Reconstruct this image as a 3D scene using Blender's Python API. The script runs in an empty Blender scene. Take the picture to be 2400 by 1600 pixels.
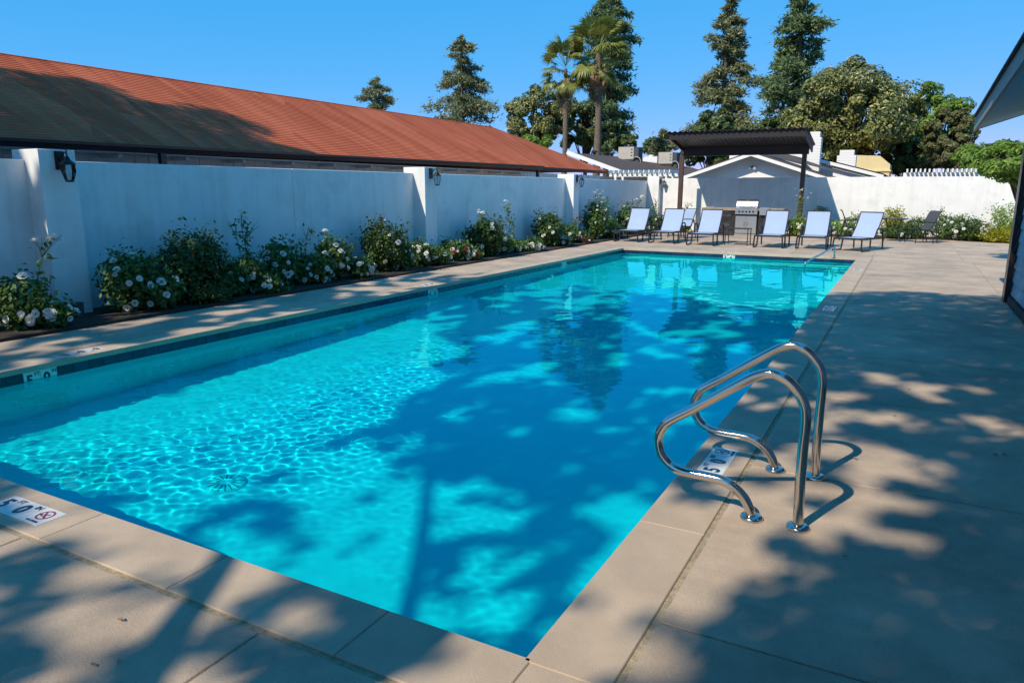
import bpy, math, random
import numpy as np
from mathutils import Vector, Matrix

# ------------------------------------------------------------------ camera, sky, sun, exposure
sc = bpy.context.scene
FPX = 1701.03                                    # focal length in pixels of the 2400 px wide photograph
CAM = np.array([1.003, -1.989, 1.6])
RIGHT = np.array([0.87931505, 0.47623067, 0.00306279])
FWD = np.array([-0.4655289, 0.86087602, -0.20536629])
DOWN = np.cross(FWD, RIGHT)
cam = bpy.data.cameras.new('camera')
cam.sensor_width = 36.0
cam.lens = FPX / 2400 * 36
cam.clip_start = 0.05
cam.clip_end = 3000
camo = bpy.data.objects.new('camera', cam)
sc.collection.objects.link(camo)
M = Matrix.Identity(4)
for i in range(3):
    M[i][0] = RIGHT[i]; M[i][1] = -DOWN[i]; M[i][2] = -FWD[i]; M[i][3] = CAM[i]
camo.matrix_world = M
sc.camera = camo

SUN = Vector((-0.33, -0.95, 1.0)).normalized()  # towards the sun
world = bpy.data.worlds.new('World'); sc.world = world; world.use_nodes = True
nt = world.node_tree
sky = nt.nodes.new('ShaderNodeTexSky'); sky.sky_type = 'NISHITA'; sky.sun_disc = False
sky.sun_elevation = math.asin(SUN.z)
sky.sun_rotation = math.atan2(SUN.x, SUN.y)
sky.altitude = 300; sky.air_density = 0.6; sky.dust_density = 0.0; sky.ozone_density = 10.0
# the photograph's tone response, applied evenly to the whole sky, channel by channel
sep = nt.nodes.new('ShaderNodeSeparateColor'); com = nt.nodes.new('ShaderNodeCombineColor')
nt.links.new(sky.outputs[0], sep.inputs[0])
for i, (p, c) in enumerate(((1.3, 1.8), (0.30, 0.64), (0.20, 0.98))):
    m1 = nt.nodes.new('ShaderNodeMath'); m1.operation = 'POWER'; m1.inputs[1].default_value = p
    m2 = nt.nodes.new('ShaderNodeMath'); m2.operation = 'MULTIPLY'; m2.inputs[1].default_value = 10 * c * 0.1 ** p
    nt.links.new(sep.outputs[i], m1.inputs[0]); nt.links.new(m1.outputs[0], m2.inputs[0]); nt.links.new(m2.outputs[0], com.inputs[i])
nt.links.new(com.outputs[0], nt.nodes['Background'].inputs[0])
nt.nodes['Background'].inputs[1].default_value = 0.1

sun = bpy.data.lights.new('sun', 'SUN'); sun.energy = 4.5; sun.angle = math.radians(0.53); sun.color = (1.0, 0.87, 0.70)
sun.cycles.is_caustics_light = True
suno = bpy.data.objects.new('sun', sun); sc.collection.objects.link(suno)
suno.rotation_euler = (-SUN).to_track_quat('-Z', 'Y').to_euler()
sc.view_settings.view_transform = 'Standard'; sc.view_settings.look = 'None'
sc.view_settings.exposure = 0.18; sc.view_settings.gamma = 1.0
cy = sc.cycles
cy.use_denoising = True; cy.caustics_refractive = True; cy.caustics_reflective = False; cy.blur_glossy = 0.3
cy.max_bounces = 8; cy.diffuse_bounces = 3; cy.glossy_bounces = 4; cy.transmission_bounces = 6; cy.transparent_max_bounces = 10
cy.sample_clamp_indirect = 4.0

# ------------------------------------------------------------------ helpers
COL = sc.collection
rng = np.random.default_rng(7)
random.seed(7)
K = 2400 / 2352.0

def ray(px, py):                                  # px, py as seen in a 2352 px wide view of the photograph
    return RIGHT * (px * K - 1200) + DOWN * (py * K - 800) + FWD * FPX
def atY(px, py, Y):
    r = ray(px, py); return CAM + r * ((Y - CAM[1]) / r[1])
def atX(px, py, X):
    r = ray(px, py); return CAM + r * ((X - CAM[0]) / r[0])
def atZ(px, py, Z=0.0):
    r = ray(px, py); return CAM + r * ((Z - CAM[2]) / r[2])

def tag(o, label=None, cat=None, group=None, kind=None):
    if label: o['label'] = label
    if cat: o['category'] = cat
    if group: o['group'] = group
    if kind: o['kind'] = kind
    return o
def empty(name, loc=(0, 0, 0), rz=0.0, parent=None):
    o = bpy.data.objects.new(name, None); COL.objects.link(o)
    o.location = loc; o.rotation_euler = (0, 0, rz); o.empty_display_size = 0.1
    if parent: o.parent = parent
    return o
def link(name, me, parent=None, loc=None, rot=None, scale=None):
    o = bpy.data.objects.new(name, me); COL.objects.link(o)
    if parent: o.parent = parent
    if loc is not None: o.location = loc
    if rot is not None: o.rotation_euler = rot
    if scale is not None: o.scale = scale
    return o
def copy_tree(o, parent=None):
    c = o.copy(); COL.objects.link(c); c.parent = parent
    for ch in o.children: copy_tree(ch, c)
    return c

def np_mesh(name, V, F, mat=None, smooth=False):
    V = np.asarray(V, dtype=np.float32).reshape(-1, 3); F = np.asarray(F, dtype=np.int32)
    me = bpy.data.meshes.new(name)
    k = F.shape[1]
    me.vertices.add(len(V)); me.vertices.foreach_set('co', V.ravel())
    me.loops.add(F.size); me.loops.foreach_set('vertex_index', F.ravel())
    me.polygons.add(len(F))
    me.polygons.foreach_set('loop_start', np.arange(0, F.size, k, dtype=np.int32))
    if smooth: me.polygons.foreach_set('use_smooth', np.ones(len(F), dtype=bool))
    me.update(calc_edges=True)
    if mat: me.materials.append(mat)
    return me

class MB:
    def __init__(s): s.v = []; s.f = []; s.sm = []
    def add(s, vs, fs, smooth=False):
        b = len(s.v); s.v += [tuple(map(float, p)) for p in vs]
        s.f += [tuple(i + b for i in f) for f in fs]; s.sm += [smooth] * len(fs); return s
    def box(s, x0, x1, y0, y1, z0, z1, bev=0.0):
        if bev <= 0:
            vs = [(x, y, z) for z in (z0, z1) for y in (y0, y1) for x in (x0, x1)]
            return s.add(vs, [(0, 2, 3, 1), (4, 5, 7, 6), (0, 1, 5, 4), (2, 6, 7, 3), (0, 4, 6, 2), (1, 3, 7, 5)])
        b = bev                                    # bevel the top edge only
        vs = [(x, y, z0) for y in (y0, y1) for x in (x0, x1)] + [(x, y, z1 - b) for y in (y0, y1) for x in (x0, x1)] + \
             [(x, y, z1) for y in (y0 + b, y1 - b) for x in (x0 + b, x1 - b)]
        return s.add(vs, [(0, 2, 3, 1), (0, 1, 5, 4), (2, 6, 7, 3), (0, 4, 6, 2), (1, 3, 7, 5),
                          (4, 5, 9, 8), (6, 10, 11, 7), (4, 8, 10, 6), (5, 7, 11, 9), (8, 9, 11, 10)])
    def bar(s, a, b, w, h, up=(0, 0, 1)):          # rectangular bar from a to b
        a = Vector(a); b = Vector(b); d = (b - a).normalized(); u = Vector(up)
        if abs(d.dot(u)) > 0.98: u = Vector((0, 1, 0))
        x = d.cross(u).normalized() * (w / 2); y = x.cross(d).normalized() * (h / 2)
        vs = [p + sx * x + sy * y for p in (a, b) for sx, sy in ((-1, -1), (1, -1), (1, 1), (-1, 1))]
        return s.add(vs, [(0, 1, 2, 3), (7, 6, 5, 4), (0, 4, 5, 1), (1, 5, 6, 2), (2, 6, 7, 3), (3, 7, 4, 0)])
    def tube(s, pts, r, n=8, cap=True, smooth=True):
        pts = [Vector(p) for p in pts]; rs = r if hasattr(r, '__len__') else [r] * len(pts)
        t0 = (pts[1] - pts[0]).normalized()
        u = t0.cross(Vector((0, 0, 1)));
        if u.length < 1e-3: u = Vector((1, 0, 0))
        u.normalize(); vs = []
        for i, p in enumerate(pts):
            t = (pts[min(i + 1, len(pts) - 1)] - pts[max(i - 1, 0)]).normalized()
            u = (u - t * u.dot(t)).normalized(); w = t.cross(u)
            for k in range(n):
                a = 2 * math.pi * k / n; vs.append(p + (u * math.cos(a) + w * math.sin(a)) * rs[i])
        fs = [(i * n + k, i * n + (k + 1) % n, (i + 1) * n + (k + 1) % n, (i + 1) * n + k) for i in range(len(pts) - 1) for k in range(n)]
        s.add(vs, fs, smooth)
        if cap:
            s.add([vs[k] for k in range(n)], [tuple(range(n))[::-1]]); s.add([vs[(len(pts) - 1) * n + k] for k in range(n)], [tuple(range(n))])
        return s
    def lathe(s, prof, n=16, c=(0, 0, 0), smooth=True):    # prof: (r, z) from bottom to top
        vs = [(c[0] + r * math.cos(2 * math.pi * k / n), c[1] + r * math.sin(2 * math.pi * k / n), c[2] + z) for r, z in prof for k in range(n)]
        m = len(prof)
        s.add(vs, [(i * n + k, i * n + (k + 1) % n, (i + 1) * n + (k + 1) % n, (i + 1) * n + k) for i in range(m - 1) for k in range(n)], smooth)
        s.add(vs[:n], [tuple(range(n))[::-1]]); s.add(vs[-n:], [tuple(range(n))])
        return s
    def poly(s, pts): return s.add(pts, [tuple(range(len(pts)))])
    def prism(s, pts, vec):                        # polygon extruded by a vector
        n = len(pts); q = [tuple(np.array(p) + np.array(vec)) for p in pts]
        s.add(list(pts) + q, [tuple(range(n))[::-1], tuple(range(n, 2 * n))] + [(i, (i + 1) % n, n + (i + 1) % n, n + i) for i in range(n)])
        return s
    def mesh(s, name, mat):
        me = bpy.data.meshes.new(name); me.from_pydata(s.v, [], s.f); me.polygons.foreach_set('use_smooth', s.sm)
        if mat: me.materials.append(mat)
        me.update(); return me
    def build(s, name, mat, parent=None, loc=None, rot=None):
        return link(name, s.mesh(name, mat), parent, loc, rot)

def bez(p, n=8):                                   # smooth polyline through the given points (Catmull-Rom)
    P = [np.array(p[0], float)] + [np.array(q, float) for q in p] + [np.array(p[-1], float)]; out = []
    for i in range(1, len(P) - 2):
        for t in np.linspace(0, 1, n, endpoint=False):
            a, b, c, d = P[i - 1], P[i], P[i + 1], P[i + 2]
            out.append(0.5 * ((2 * b) + (-a + c) * t + (2 * a - 5 * b + 4 * c - d) * t * t + (-a + 3 * b - 3 * c + d) * t ** 3))
    out.append(P[-2]); return out

# ------------------------------------------------------------------ materials
def nodes(m): return m.node_tree.nodes, m.node_tree.links
def mat(name, col, rough=0.6, metal=0.0, var=0.0, scale=8.0, bump=0.0, bscale=60.0, col2=None, spec=0.5, stretch=None, coords='Object', detail=6.0, isl=0.0, objrand=0.0):
    m = bpy.data.materials.new(name); m.use_nodes = True; N, L = nodes(m); b = N['Principled BSDF']
    b.inputs['Base Color'].default_value = (*col, 1); b.inputs['Roughness'].default_value = rough
    b.inputs['Metallic'].default_value = metal; b.inputs['Specular IOR Level'].default_value = spec
    tc = N.new('ShaderNodeTexCoord'); src = tc.outputs[coords]
    if stretch:
        mp = N.new('ShaderNodeMapping'); mp.inputs['Scale'].default_value = stretch; L.new(src, mp.inputs['Vector']); src = mp.outputs[0]
    cur = None
    if var > 0 or col2:
        nz = N.new('ShaderNodeTexNoise'); nz.inputs['Scale'].default_value = scale; nz.inputs['Detail'].default_value = detail; nz.inputs['Roughness'].default_value = 0.6
        L.new(src, nz.inputs['Vector'])
        cr = N.new('ShaderNodeValToRGB'); cr.color_ramp.elements[0].position = 0.32; cr.color_ramp.elements[1].position = 0.68
        c2 = col2 if col2 else tuple(min(1, c * (1 + var)) for c in col); c1 = col if col2 else tuple(c * (1 - var) for c in col)
        cr.color_ramp.elements[0].color = (*c1, 1); cr.color_ramp.elements[1].color = (*c2, 1)
        L.new(nz.outputs['Fac'], cr.inputs[0]); cur = cr.outputs[0]
    if isl > 0 or objrand > 0:
        if objrand > 0: oi = N.new('ShaderNodeObjectInfo'); rnd = oi.outputs['Random']; amt = objrand
        else: ge = N.new('ShaderNodeNewGeometry'); rnd = ge.outputs['Random Per Island']; amt = isl
        mr = N.new('ShaderNodeMapRange'); mr.inputs[3].default_value = 1 - amt; mr.inputs[4].default_value = 1 + amt; L.new(rnd, mr.inputs[0])
        hv = N.new('ShaderNodeHueSaturation'); L.new(mr.outputs[0], hv.inputs['Value'])
        if cur: L.new(cur, hv.inputs['Color'])
        else: hv.inputs['Color'].default_value = (*col, 1)
        cur = hv.outputs[0]
    if cur: L.new(cur, b.inputs['Base Color'])
    if bump > 0:
        n2 = N.new('ShaderNodeTexNoise'); n2.inputs['Scale'].default_value = bscale; n2.inputs['Detail'].default_value = 5
        L.new(src, n2.inputs['Vector']); bp = N.new('ShaderNodeBump'); bp.inputs['Strength'].default_value = bump; bp.inputs['Distance'].default_value = 0.01
        L.new(n2.outputs['Fac'], bp.inputs['Height']); L.new(bp.outputs[0], b.inputs['Normal'])
    return m
def leafmat(name, c1, c2, trans=0.35, rough=0.5, spec=0.35):
    m = bpy.data.materials.new(name); m.use_nodes = True; N, L = nodes(m); b = N['Principled BSDF']
    ge = N.new('ShaderNodeNewGeometry'); cr = N.new('ShaderNodeValToRGB')
    cr.color_ramp.elements[0].color = (*c1, 1); cr.color_ramp.elements[1].color = (*c2, 1)
    L.new(ge.outputs['Random Per Island'], cr.inputs[0]); L.new(cr.outputs[0], b.inputs['Base Color'])
    b.inputs['Roughness'].default_value = rough; b.inputs['Specular IOR Level'].default_value = spec
    tr = N.new('ShaderNodeBsdfTranslucent'); L.new(cr.outputs[0], tr.inputs['Color'])
    mx = N.new('ShaderNodeMixShader'); mx.inputs[0].default_value = trans
    L.new(b.outputs[0], mx.inputs[1]); L.new(tr.outputs[0], mx.inputs[2]); L.new(mx.outputs[0], N['Material Output'].inputs[0])
    return m

def concrete(name):
    m = mat(name, (0.51, 0.395, 0.285), 0.85, var=0.15, scale=1.7, bump=0.25, bscale=90, objrand=0.07, coords='Object')
    N, L = nodes(m); b = N['Principled BSDF']                      # faint water stains and specks over the mottling
    tc = N.new('ShaderNodeTexCoord'); geo = N.new('ShaderNodeNewGeometry')
    n2 = N.new('ShaderNodeTexNoise'); n2.inputs['Scale'].default_value = 0.9; n2.inputs['Detail'].default_value = 8; n2.inputs['Roughness'].default_value = 0.7
    L.new(geo.outputs['Position'], n2.inputs['Vector'])
    cr = N.new('ShaderNodeValToRGB'); cr.color_ramp.elements[0].position = 0.35; cr.color_ramp.elements[1].position = 0.6
    cr.color_ramp.elements[0].color = (0.66, 0.68, 0.70, 1); cr.color_ramp.elements[1].color = (1, 1, 1, 1)
    L.new(n2.outputs['Fac'], cr.inputs[0])
    n3 = N.new('ShaderNodeTexNoise'); n3.inputs['Scale'].default_value = 140; n3.inputs['Detail'].default_value = 2
    L.new(geo.outputs['Position'], n3.inputs['Vector'])
    c3 = N.new('ShaderNodeValToRGB'); c3.color_ramp.elements[0].position = 0.3; c3.color_ramp.elements[1].position = 0.5
    c3.color_ramp.elements[0].color = (0.8, 0.8, 0.8, 1); c3.color_ramp.elements[1].color = (1, 1, 1, 1)
    L.new(n3.outputs['Fac'], c3.inputs[0])
    src = b.inputs['Base Color'].links[0].from_socket
    for c in (cr, c3):
        mx = N.new('ShaderNodeMix'); mx.data_type = 'RGBA'; mx.blend_type = 'MULTIPLY'; mx.inputs[0].default_value = 1
        L.new(src, mx.inputs[6]); L.new(c.outputs[0], mx.inputs[7]); src = mx.outputs[2]
    L.new(src, b.inputs['Base Color']); return m

M_conc = concrete('deck_concrete')
M_cope = mat('coping_concrete', (0.46, 0.36, 0.26), 0.8, var=0.14, scale=2.2, bump=0.2, bscale=110, objrand=0.05)
M_joint = mat('joint_sand', (0.34, 0.275, 0.18), 0.95, var=0.3, scale=30, bump=0.5, bscale=120)
M_soil = mat('soil', (0.035, 0.024, 0.017), 0.95, var=0.4, scale=14, bump=0.8, bscale=40)
M_earth = mat('earth', (0.12, 0.10, 0.06), 0.95, var=0.35, scale=0.4)
M_plaster = mat('pool_plaster', (0.80, 0.93, 0.95), 0.7, var=0.05, scale=1.6, bump=0.05)
M_tile = mat('waterline_tile', (0.012, 0.035, 0.085), 0.18, var=0.35, scale=6, objrand=0.3)
M_grout = mat('grout', (0.12, 0.17, 0.2), 0.9, var=0.1)
M_white_tile = mat('marker_tile', (0.74, 0.72, 0.66), 0.25, var=0.05, scale=12)
M_ink = mat('navy_ink', (0.01, 0.022, 0.06), 0.3)
M_red = mat('red_ink', (0.42, 0.015, 0.05), 0.3)
M_stucco = mat('white_stucco', (0.80, 0.805, 0.79), 0.9, var=0.05, scale=1.3, bump=0.35, bscale=130)
def weather(m, streak=0.9, blot=0.86):
    N, L = nodes(m); b = N['Principled BSDF']; geo = N.new('ShaderNodeNewGeometry'); src = b.inputs['Base Color'].links[0].from_socket
    for sc_, lo, p0, p1 in (((7, 7, .45), streak, .30, .52), ((2.2, 2.2, 2.2), blot, .28, .50)):
        mp = N.new('ShaderNodeMapping'); mp.inputs['Scale'].default_value = sc_; L.new(geo.outputs['Position'], mp.inputs[0])
        nz = N.new('ShaderNodeTexNoise'); nz.inputs['Scale'].default_value = 1.0; nz.inputs['Detail'].default_value = 9; nz.inputs['Roughness'].default_value = .65; L.new(mp.outputs[0], nz.inputs['Vector'])
        cr = N.new('ShaderNodeValToRGB'); cr.color_ramp.elements[0].position = p0; cr.color_ramp.elements[1].position = p1; cr.color_ramp.elements[0].color = (lo, lo, lo * .98, 1); cr.color_ramp.elements[1].color = (1, 1, 1, 1); L.new(nz.outputs['Fac'], cr.inputs[0])
        mx = N.new('ShaderNodeMix'); mx.data_type = 'RGBA'; mx.blend_type = 'MULTIPLY'; mx.inputs[0].default_value = 1; L.new(src, mx.inputs[6]); L.new(cr.outputs[0], mx.inputs[7]); src = mx.outputs[2]
    L.new(src, b.inputs['Base Color'])
weather(M_stucco)
M_steel = mat('stainless_steel', (0.60, 0.57, 0.52), 0.16, 1.0, bump=0.015, bscale=40)
M_steel2 = mat('brushed_steel', (0.72, 0.71, 0.69), 0.34, 1.0, bump=0.03, bscale=200, stretch=(1, 1, 12))
M_iron = mat('black_iron', (0.012, 0.012, 0.013), 0.4, 0.3, var=0.3)
M_frame = mat('charcoal_frame', (0.022, 0.026, 0.034), 0.42, 0.3)
M_sling = mat('pale_blue_sling', (0.32, 0.42, 0.60), 0.75, var=0.03, scale=3, bump=0.2, bscale=500)
M_dsling = mat('grey_sling', (0.06, 0.07, 0.085), 0.8, bump=0.2, bscale=500)
M_dwood = mat('dark_painted_timber', (0.016, 0.011, 0.012), 0.5, var=0.25, scale=6, stretch=(1, 1, 8))
M_post = mat('brown_painted_post', (0.075, 0.040, 0.032), 0.5, var=0.2, scale=5)
M_gutter = mat('dark_gutter', (0.020, 0.016, 0.020), 0.35, 0.2)
M_shingle = None
M_siding = mat('grey_siding', (0.62, 0.61, 0.59), 0.8, var=0.06, scale=4)
M_hsiding = mat('siding_shade_blue', (0.30, 0.37, 0.44), 0.75, var=0.06, scale=3)  # white siding, with its blue shade put into the colour
M_soffit = mat('soffit_shade_teal', (0.30, 0.46, 0.50), 0.8, var=0.05)  # teal here is the shade under the eaves, painted into the colour
M_fascia = mat('grey_fascia', (0.28, 0.27, 0.26), 0.7, var=0.1)
M_trim = mat('white_trim', (0.80, 0.80, 0.78), 0.6, var=0.03)
M_wsiding = mat('white_siding', (0.62, 0.64, 0.66), 0.7, var=0.05, scale=3)
M_brownroof = mat('brown_shingle', (0.085, 0.062, 0.052), 0.9, var=0.25, scale=9, bump=0.5, bscale=30)
M_cream = mat('cream_stucco', (0.72, 0.58, 0.30), 0.9, var=0.06, scale=2)
M_acpanel = mat('ac_panel', (0.46, 0.42, 0.36), 0.6, 0.1, var=0.08, scale=5)
M_acdark = mat('ac_coil', (0.06, 0.07, 0.08), 0.6, 0.2)
M_stone = mat('stacked_stone', (0.035, 0.035, 0.045), 0.8, var=0.5, scale=7, bump=0.5, bscale=20, objrand=0.5)
M_counter = mat('tan_stone_top', (0.36, 0.29, 0.21), 0.5, col2=(0.22, 0.18, 0.13), scale=6, bump=0.2)
M_dark = mat('dark_recess', (0.015, 0.015, 0.017), 0.7)
M_bark = mat('bark', (0.085, 0.062, 0.045), 0.95, var=0.4, scale=6, bump=0.8, bscale=14, stretch=(1, 1, 0.3))
M_pbark = mat('palm_bark', (0.15, 0.115, 0.085), 0.95, var=0.4, scale=5, bump=0.8, bscale=10, stretch=(1, 1, 2.5))
M_stem = mat('rose_stem', (0.05, 0.075, 0.025), 0.7, var=0.2)
M_petal = leafmat('white_petal', (0.74, 0.73, 0.66), (0.86, 0.85, 0.80), 0.25, 0.6)
M_redpetal = leafmat('red_petal', (0.42, 0.008, 0.02), (0.58, 0.02, 0.03), 0.2, 0.6)
M_rose = leafmat('rose_leaf', (0.04, 0.115, 0.03), (0.15, 0.24, 0.05), 0.3)
M_lime = leafmat('lime_leaf', (0.20, 0.24, 0.02), (0.42, 0.40, 0.03), 0.4)
M_shrub = leafmat('shrub_leaf', (0.025, 0.07, 0.022), (0.10, 0.16, 0.03), 0.3)
M_conif = leafmat('conifer_needle', (0.07, 0.15, 0.07), (0.24, 0.30, 0.12), 0.2, 0.6)
M_conif2 = leafmat('pine_needle', (0.11, 0.15, 0.08), (0.33, 0.34, 0.16), 0.2, 0.6)
M_magno = leafmat('magnolia_leaf', (0.035, 0.09, 0.03), (0.36, 0.34, 0.09), 0.2, 0.35, 0.5)
M_broad = leafmat('dark_broadleaf', (0.045, 0.10, 0.03), (0.17, 0.20, 0.055), 0.25, 0.4, 0.5)
M_bright = leafmat('bright_leaf', (0.11, 0.23, 0.03), (0.28, 0.40, 0.07), 0.4)
M_olive = leafmat('olive_brown_leaf', (0.08, 0.10, 0.035), (0.20, 0.19, 0.075), 0.25)
M_palm = leafmat('palm_leaf', (0.13, 0.19, 0.045), (0.36, 0.36, 0.09), 0.3, 0.45, 0.5)
M_deadpalm = leafmat('dead_palm_leaf', (0.22, 0.15, 0.09), (0.42, 0.32, 0.20), 0.2, 0.8)
M_shade = leafmat('shade_leaf', (0.03, 0.06, 0.015), (0.07, 0.11, 0.025), 0.15)

def glass_thin():
    m = bpy.data.materials.new('lantern_glass'); m.use_nodes = True; N, L = nodes(m); N.remove(N['Principled BSDF'])
    t = N.new('ShaderNodeBsdfTransparent'); t.inputs[0].default_value = (0.85, 0.9, 0.92, 1)
    g = N.new('ShaderNodeBsdfGlossy'); g.inputs['Roughness'].default_value = 0.05
    fr = N.new('ShaderNodeFresnel'); fr.inputs[0].default_value = 1.5; mx = N.new('ShaderNodeMixShader')
    L.new(fr.outputs[0], mx.inputs[0]); L.new(t.outputs[0], mx.inputs[1]); L.new(g.outputs[0], mx.inputs[2]); L.new(mx.outputs[0], N['Material Output'].inputs[0]); return m
M_glass = glass_thin()
def water_mat():
    m = bpy.data.materials.new('pool_water'); m.use_nodes = True; N, L = nodes(m); N.remove(N['Principled BSDF'])
    g = N.new('ShaderNodeBsdfGlass'); g.inputs['IOR'].default_value = 1.333; g.inputs['Roughness'].default_value = 0.0
    g.inputs['Color'].default_value = (0.06, 0.945, 1.0, 1)
    L.new(g.outputs[0], N['Material Output'].inputs[0]); return m
M_water = water_mat()
def shingle_mat():
    m = bpy.data.materials.new('red_shingle'); m.use_nodes = True; N, L = nodes(m); b = N['Principled BSDF']; b.inputs['Roughness'].default_value = 0.95; b.inputs['Specular IOR Level'].default_value = 0.1
    tc = N.new('ShaderNodeTexCoord'); mp = N.new('ShaderNodeMapping'); mp.inputs['Scale'].default_value = (0.4, 4.2, 0.4); L.new(tc.outputs['Object'], mp.inputs[0])
    vo = N.new('ShaderNodeTexVoronoi'); vo.inputs['Scale'].default_value = 1.0; L.new(mp.outputs[0], vo.inputs['Vector'])
    nz = N.new('ShaderNodeTexNoise'); nz.inputs['Scale'].default_value = 1.2; nz.inputs['Detail'].default_value = 7; L.new(tc.outputs['Object'], nz.inputs[0])
    ad = N.new('ShaderNodeMix'); ad.data_type = 'FLOAT'; ad.inputs[0].default_value = 0.45
    L.new(vo.outputs['Color'], ad.inputs[2]); L.new(nz.outputs[0], ad.inputs[3])
    cr = N.new('ShaderNodeValToRGB'); cr.color_ramp.elements[0].position = 0.2; cr.color_ramp.elements[1].position = 0.85
    cr.color_ramp.elements[0].color = (0.42, 0.100, 0.046, 1); cr.color_ramp.elements[1].color = (0.66, 0.185, 0.088, 1)
    L.new(ad.outputs[0], cr.inputs[0]); L.new(cr.outputs[0], b.inputs['Base Color'])
    n2 = N.new('ShaderNodeTexNoise'); n2.inputs['Scale'].default_value = 40; L.new(tc.outputs['Object'], n2.inputs[0])
    bp = N.new('ShaderNodeBump'); bp.inputs['Strength'].default_value = 0.5; bp.inputs['Distance'].default_value = 0.01; L.new(n2.outputs[0], bp.inputs['Height']); L.new(bp.outputs[0], b.inputs['Normal'])
    return m
M_shingle = shingle_mat()
def brick_white():
    m = bpy.data.materials.new('white_painted_brick'); m.use_nodes = True; N, L = nodes(m); b = N['Principled BSDF']; b.inputs['Roughness'].default_value = 0.85
    b.inputs['Base Color'].default_value = (0.80, 0.79, 0.77, 1)
    nz = N.new('ShaderNodeTexNoise'); nz.inputs['Scale'].default_value = 30; bp = N.new('ShaderNodeBump'); bp.inputs['Strength'].default_value = 0.3; bp.inputs['Distance'].default_value = 0.01
    L.new(nz.outputs[0], bp.inputs['Height']); L.new(bp.outputs[0], b.inputs['Normal']); return m
M_brick = brick_white()

# ------------------------------------------------------------------ the setting
PW, PL = 5.97, 17.4                                # pool: x -PW..0, y 0..PL
WZ = -0.13                                         # water level
WALLX, BACKY = -8.45, 27.2
CO = 0.295                                         # coping width
def frame_sheet(name, outer, inner, z, m):
    (a, b, c, d), (e, f_, g_, h) = outer, inner    # x0 x1 y0 y1
    s = MB(); V = [(a, c, z), (b, c, z), (b, d, z), (a, d, z), (e, g_, z), (f_, g_, z), (f_, h, z), (e, h, z)]
    s.add(V, [(0, 1, 5, 4), (1, 2, 6, 5), (2, 3, 7, 6), (3, 0, 4, 7)]); return s.build(name, m)
tag(frame_sheet('ground', (-900, 900, -900, 900), (WALLX, 9.5, -9.0, BACKY), -0.06, M_earth), kind='structure')
tag(frame_sheet('joint_bed', (WALLX + .02, 9.5, -9.0, BACKY - .02), (-PW - .02, .02, -.02, PL + .02), -0.006, M_joint), kind='structure')

deck = empty('pool_deck'); tag(deck, kind='structure')
def slab(x0, x1, y0, y1, g=0.005):
    cx, cyy = (x0 + x1) / 2, (y0 + y1) / 2; o = MB().box(x0 + g - cx, x1 - g - cx, y0 + g - cyy, y1 - g - cyy, -0.1, 0, 0.004).build('slab', M_conc, deck, (cx, cyy, 0)); return o
BEDX = -7.32
YJ = [-9.0, -6.75, -4.95, -3.15, -1.35, 0.45, 2.25, 4.05, 5.78, 7.6, 9.4, 11.2, 13.0, 14.8, 16.6]
for a, b in zip(YJ[:-1], YJ[1:]): slab(CO + .022, 2.35, a, b)
for a, b in zip(YJ[:9], YJ[1:9]): slab(2.35, 4.6, a, b)
YL = [-CO - .022] + [1.6 + 1.95 * i for i in range(8)] + [PL + CO + .022]
for a, b in zip(YL[:-1], YL[1:]): slab(BEDX, -PW - CO - .022, a, b)
XN = [BEDX] + [-0.95 - 1.55 * i for i in range(4, -1, -1)] + [CO + .022]; XN = [BEDX] + [x for x in XN[1:] if x > BEDX + .3]
for y0, y1 in ((-1.85, -CO - .022), (-3.7, -1.85), (-5.6, -3.7)):
    for a, b in zip(XN[:-1], XN[1:]): slab(a, b, y0, y1)
for j, (a, b) in enumerate([(PL + CO + .022, 19.6), (19.6, 21.5), (21.5, 23.5), (23.5, 25.9)]):
    for i in range(6): slab(BEDX + i * 1.9, BEDX + (i + 1) * 1.9 if i < 5 else 4.6, a, b)
for a, b in [(11.2, 13.0), (13.0, 14.8), (14.8, 16.6), (16.6, PL + CO + .022)]: slab(2.35, 4.6, a, b) if a > 11 and b < 17 else None
slab(CO + .022, 2.35, 16.6, PL + CO + .022); slab(2.35, 4.6, 16.6, PL + CO + .022)
for a, b in [(11.2, 14.8), (14.8, 18.4), (18.4, 22.2), (22.2, 25.9)]: slab(4.6, 8.6, a, b)
slab(BEDX, -2.2, 25.9, BACKY - .01)                # paving under the barbecue shelter

cope = empty('pool_coping'); tag(cope, kind='structure')
def coping(x0, x1, y0, y1, out=None):
    cx, cyy = (x0 + x1) / 2, (y0 + y1) / 2; g = 0.0012
    return MB().box(x0 + g - cx, x1 - g - cx, y0 + g - cyy, y1 - g - cyy, -0.052, 0.002, 0.004).build('coping_stone', M_cope, cope, (cx, cyy, 0))
ys = [0.0] + [1.24 + 1.29 * k for k in range(13)]; ys = [y for y in ys if y < PL - .5] + [PL]
for a, b in zip(ys[:-1], ys[1:]):
    coping(-0.025, CO, a, b); coping(-PW - CO, -PW + 0.025, a, b)
xs = [0.0, -0.62, -1.515, -2.41, -3.305, -4.2, -5.09, -PW]
for a, b in zip(xs[1:], xs[:-1]):
    coping(a, b, -CO, 0.022); coping(a, b, PL - 0.022, PL + CO)
for (x0, x1) in ((-PW - CO, -PW), (0.0, CO)):
    coping(x0, x1, -CO, 0.0); coping(x0, x1, PL, PL + CO)

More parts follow.
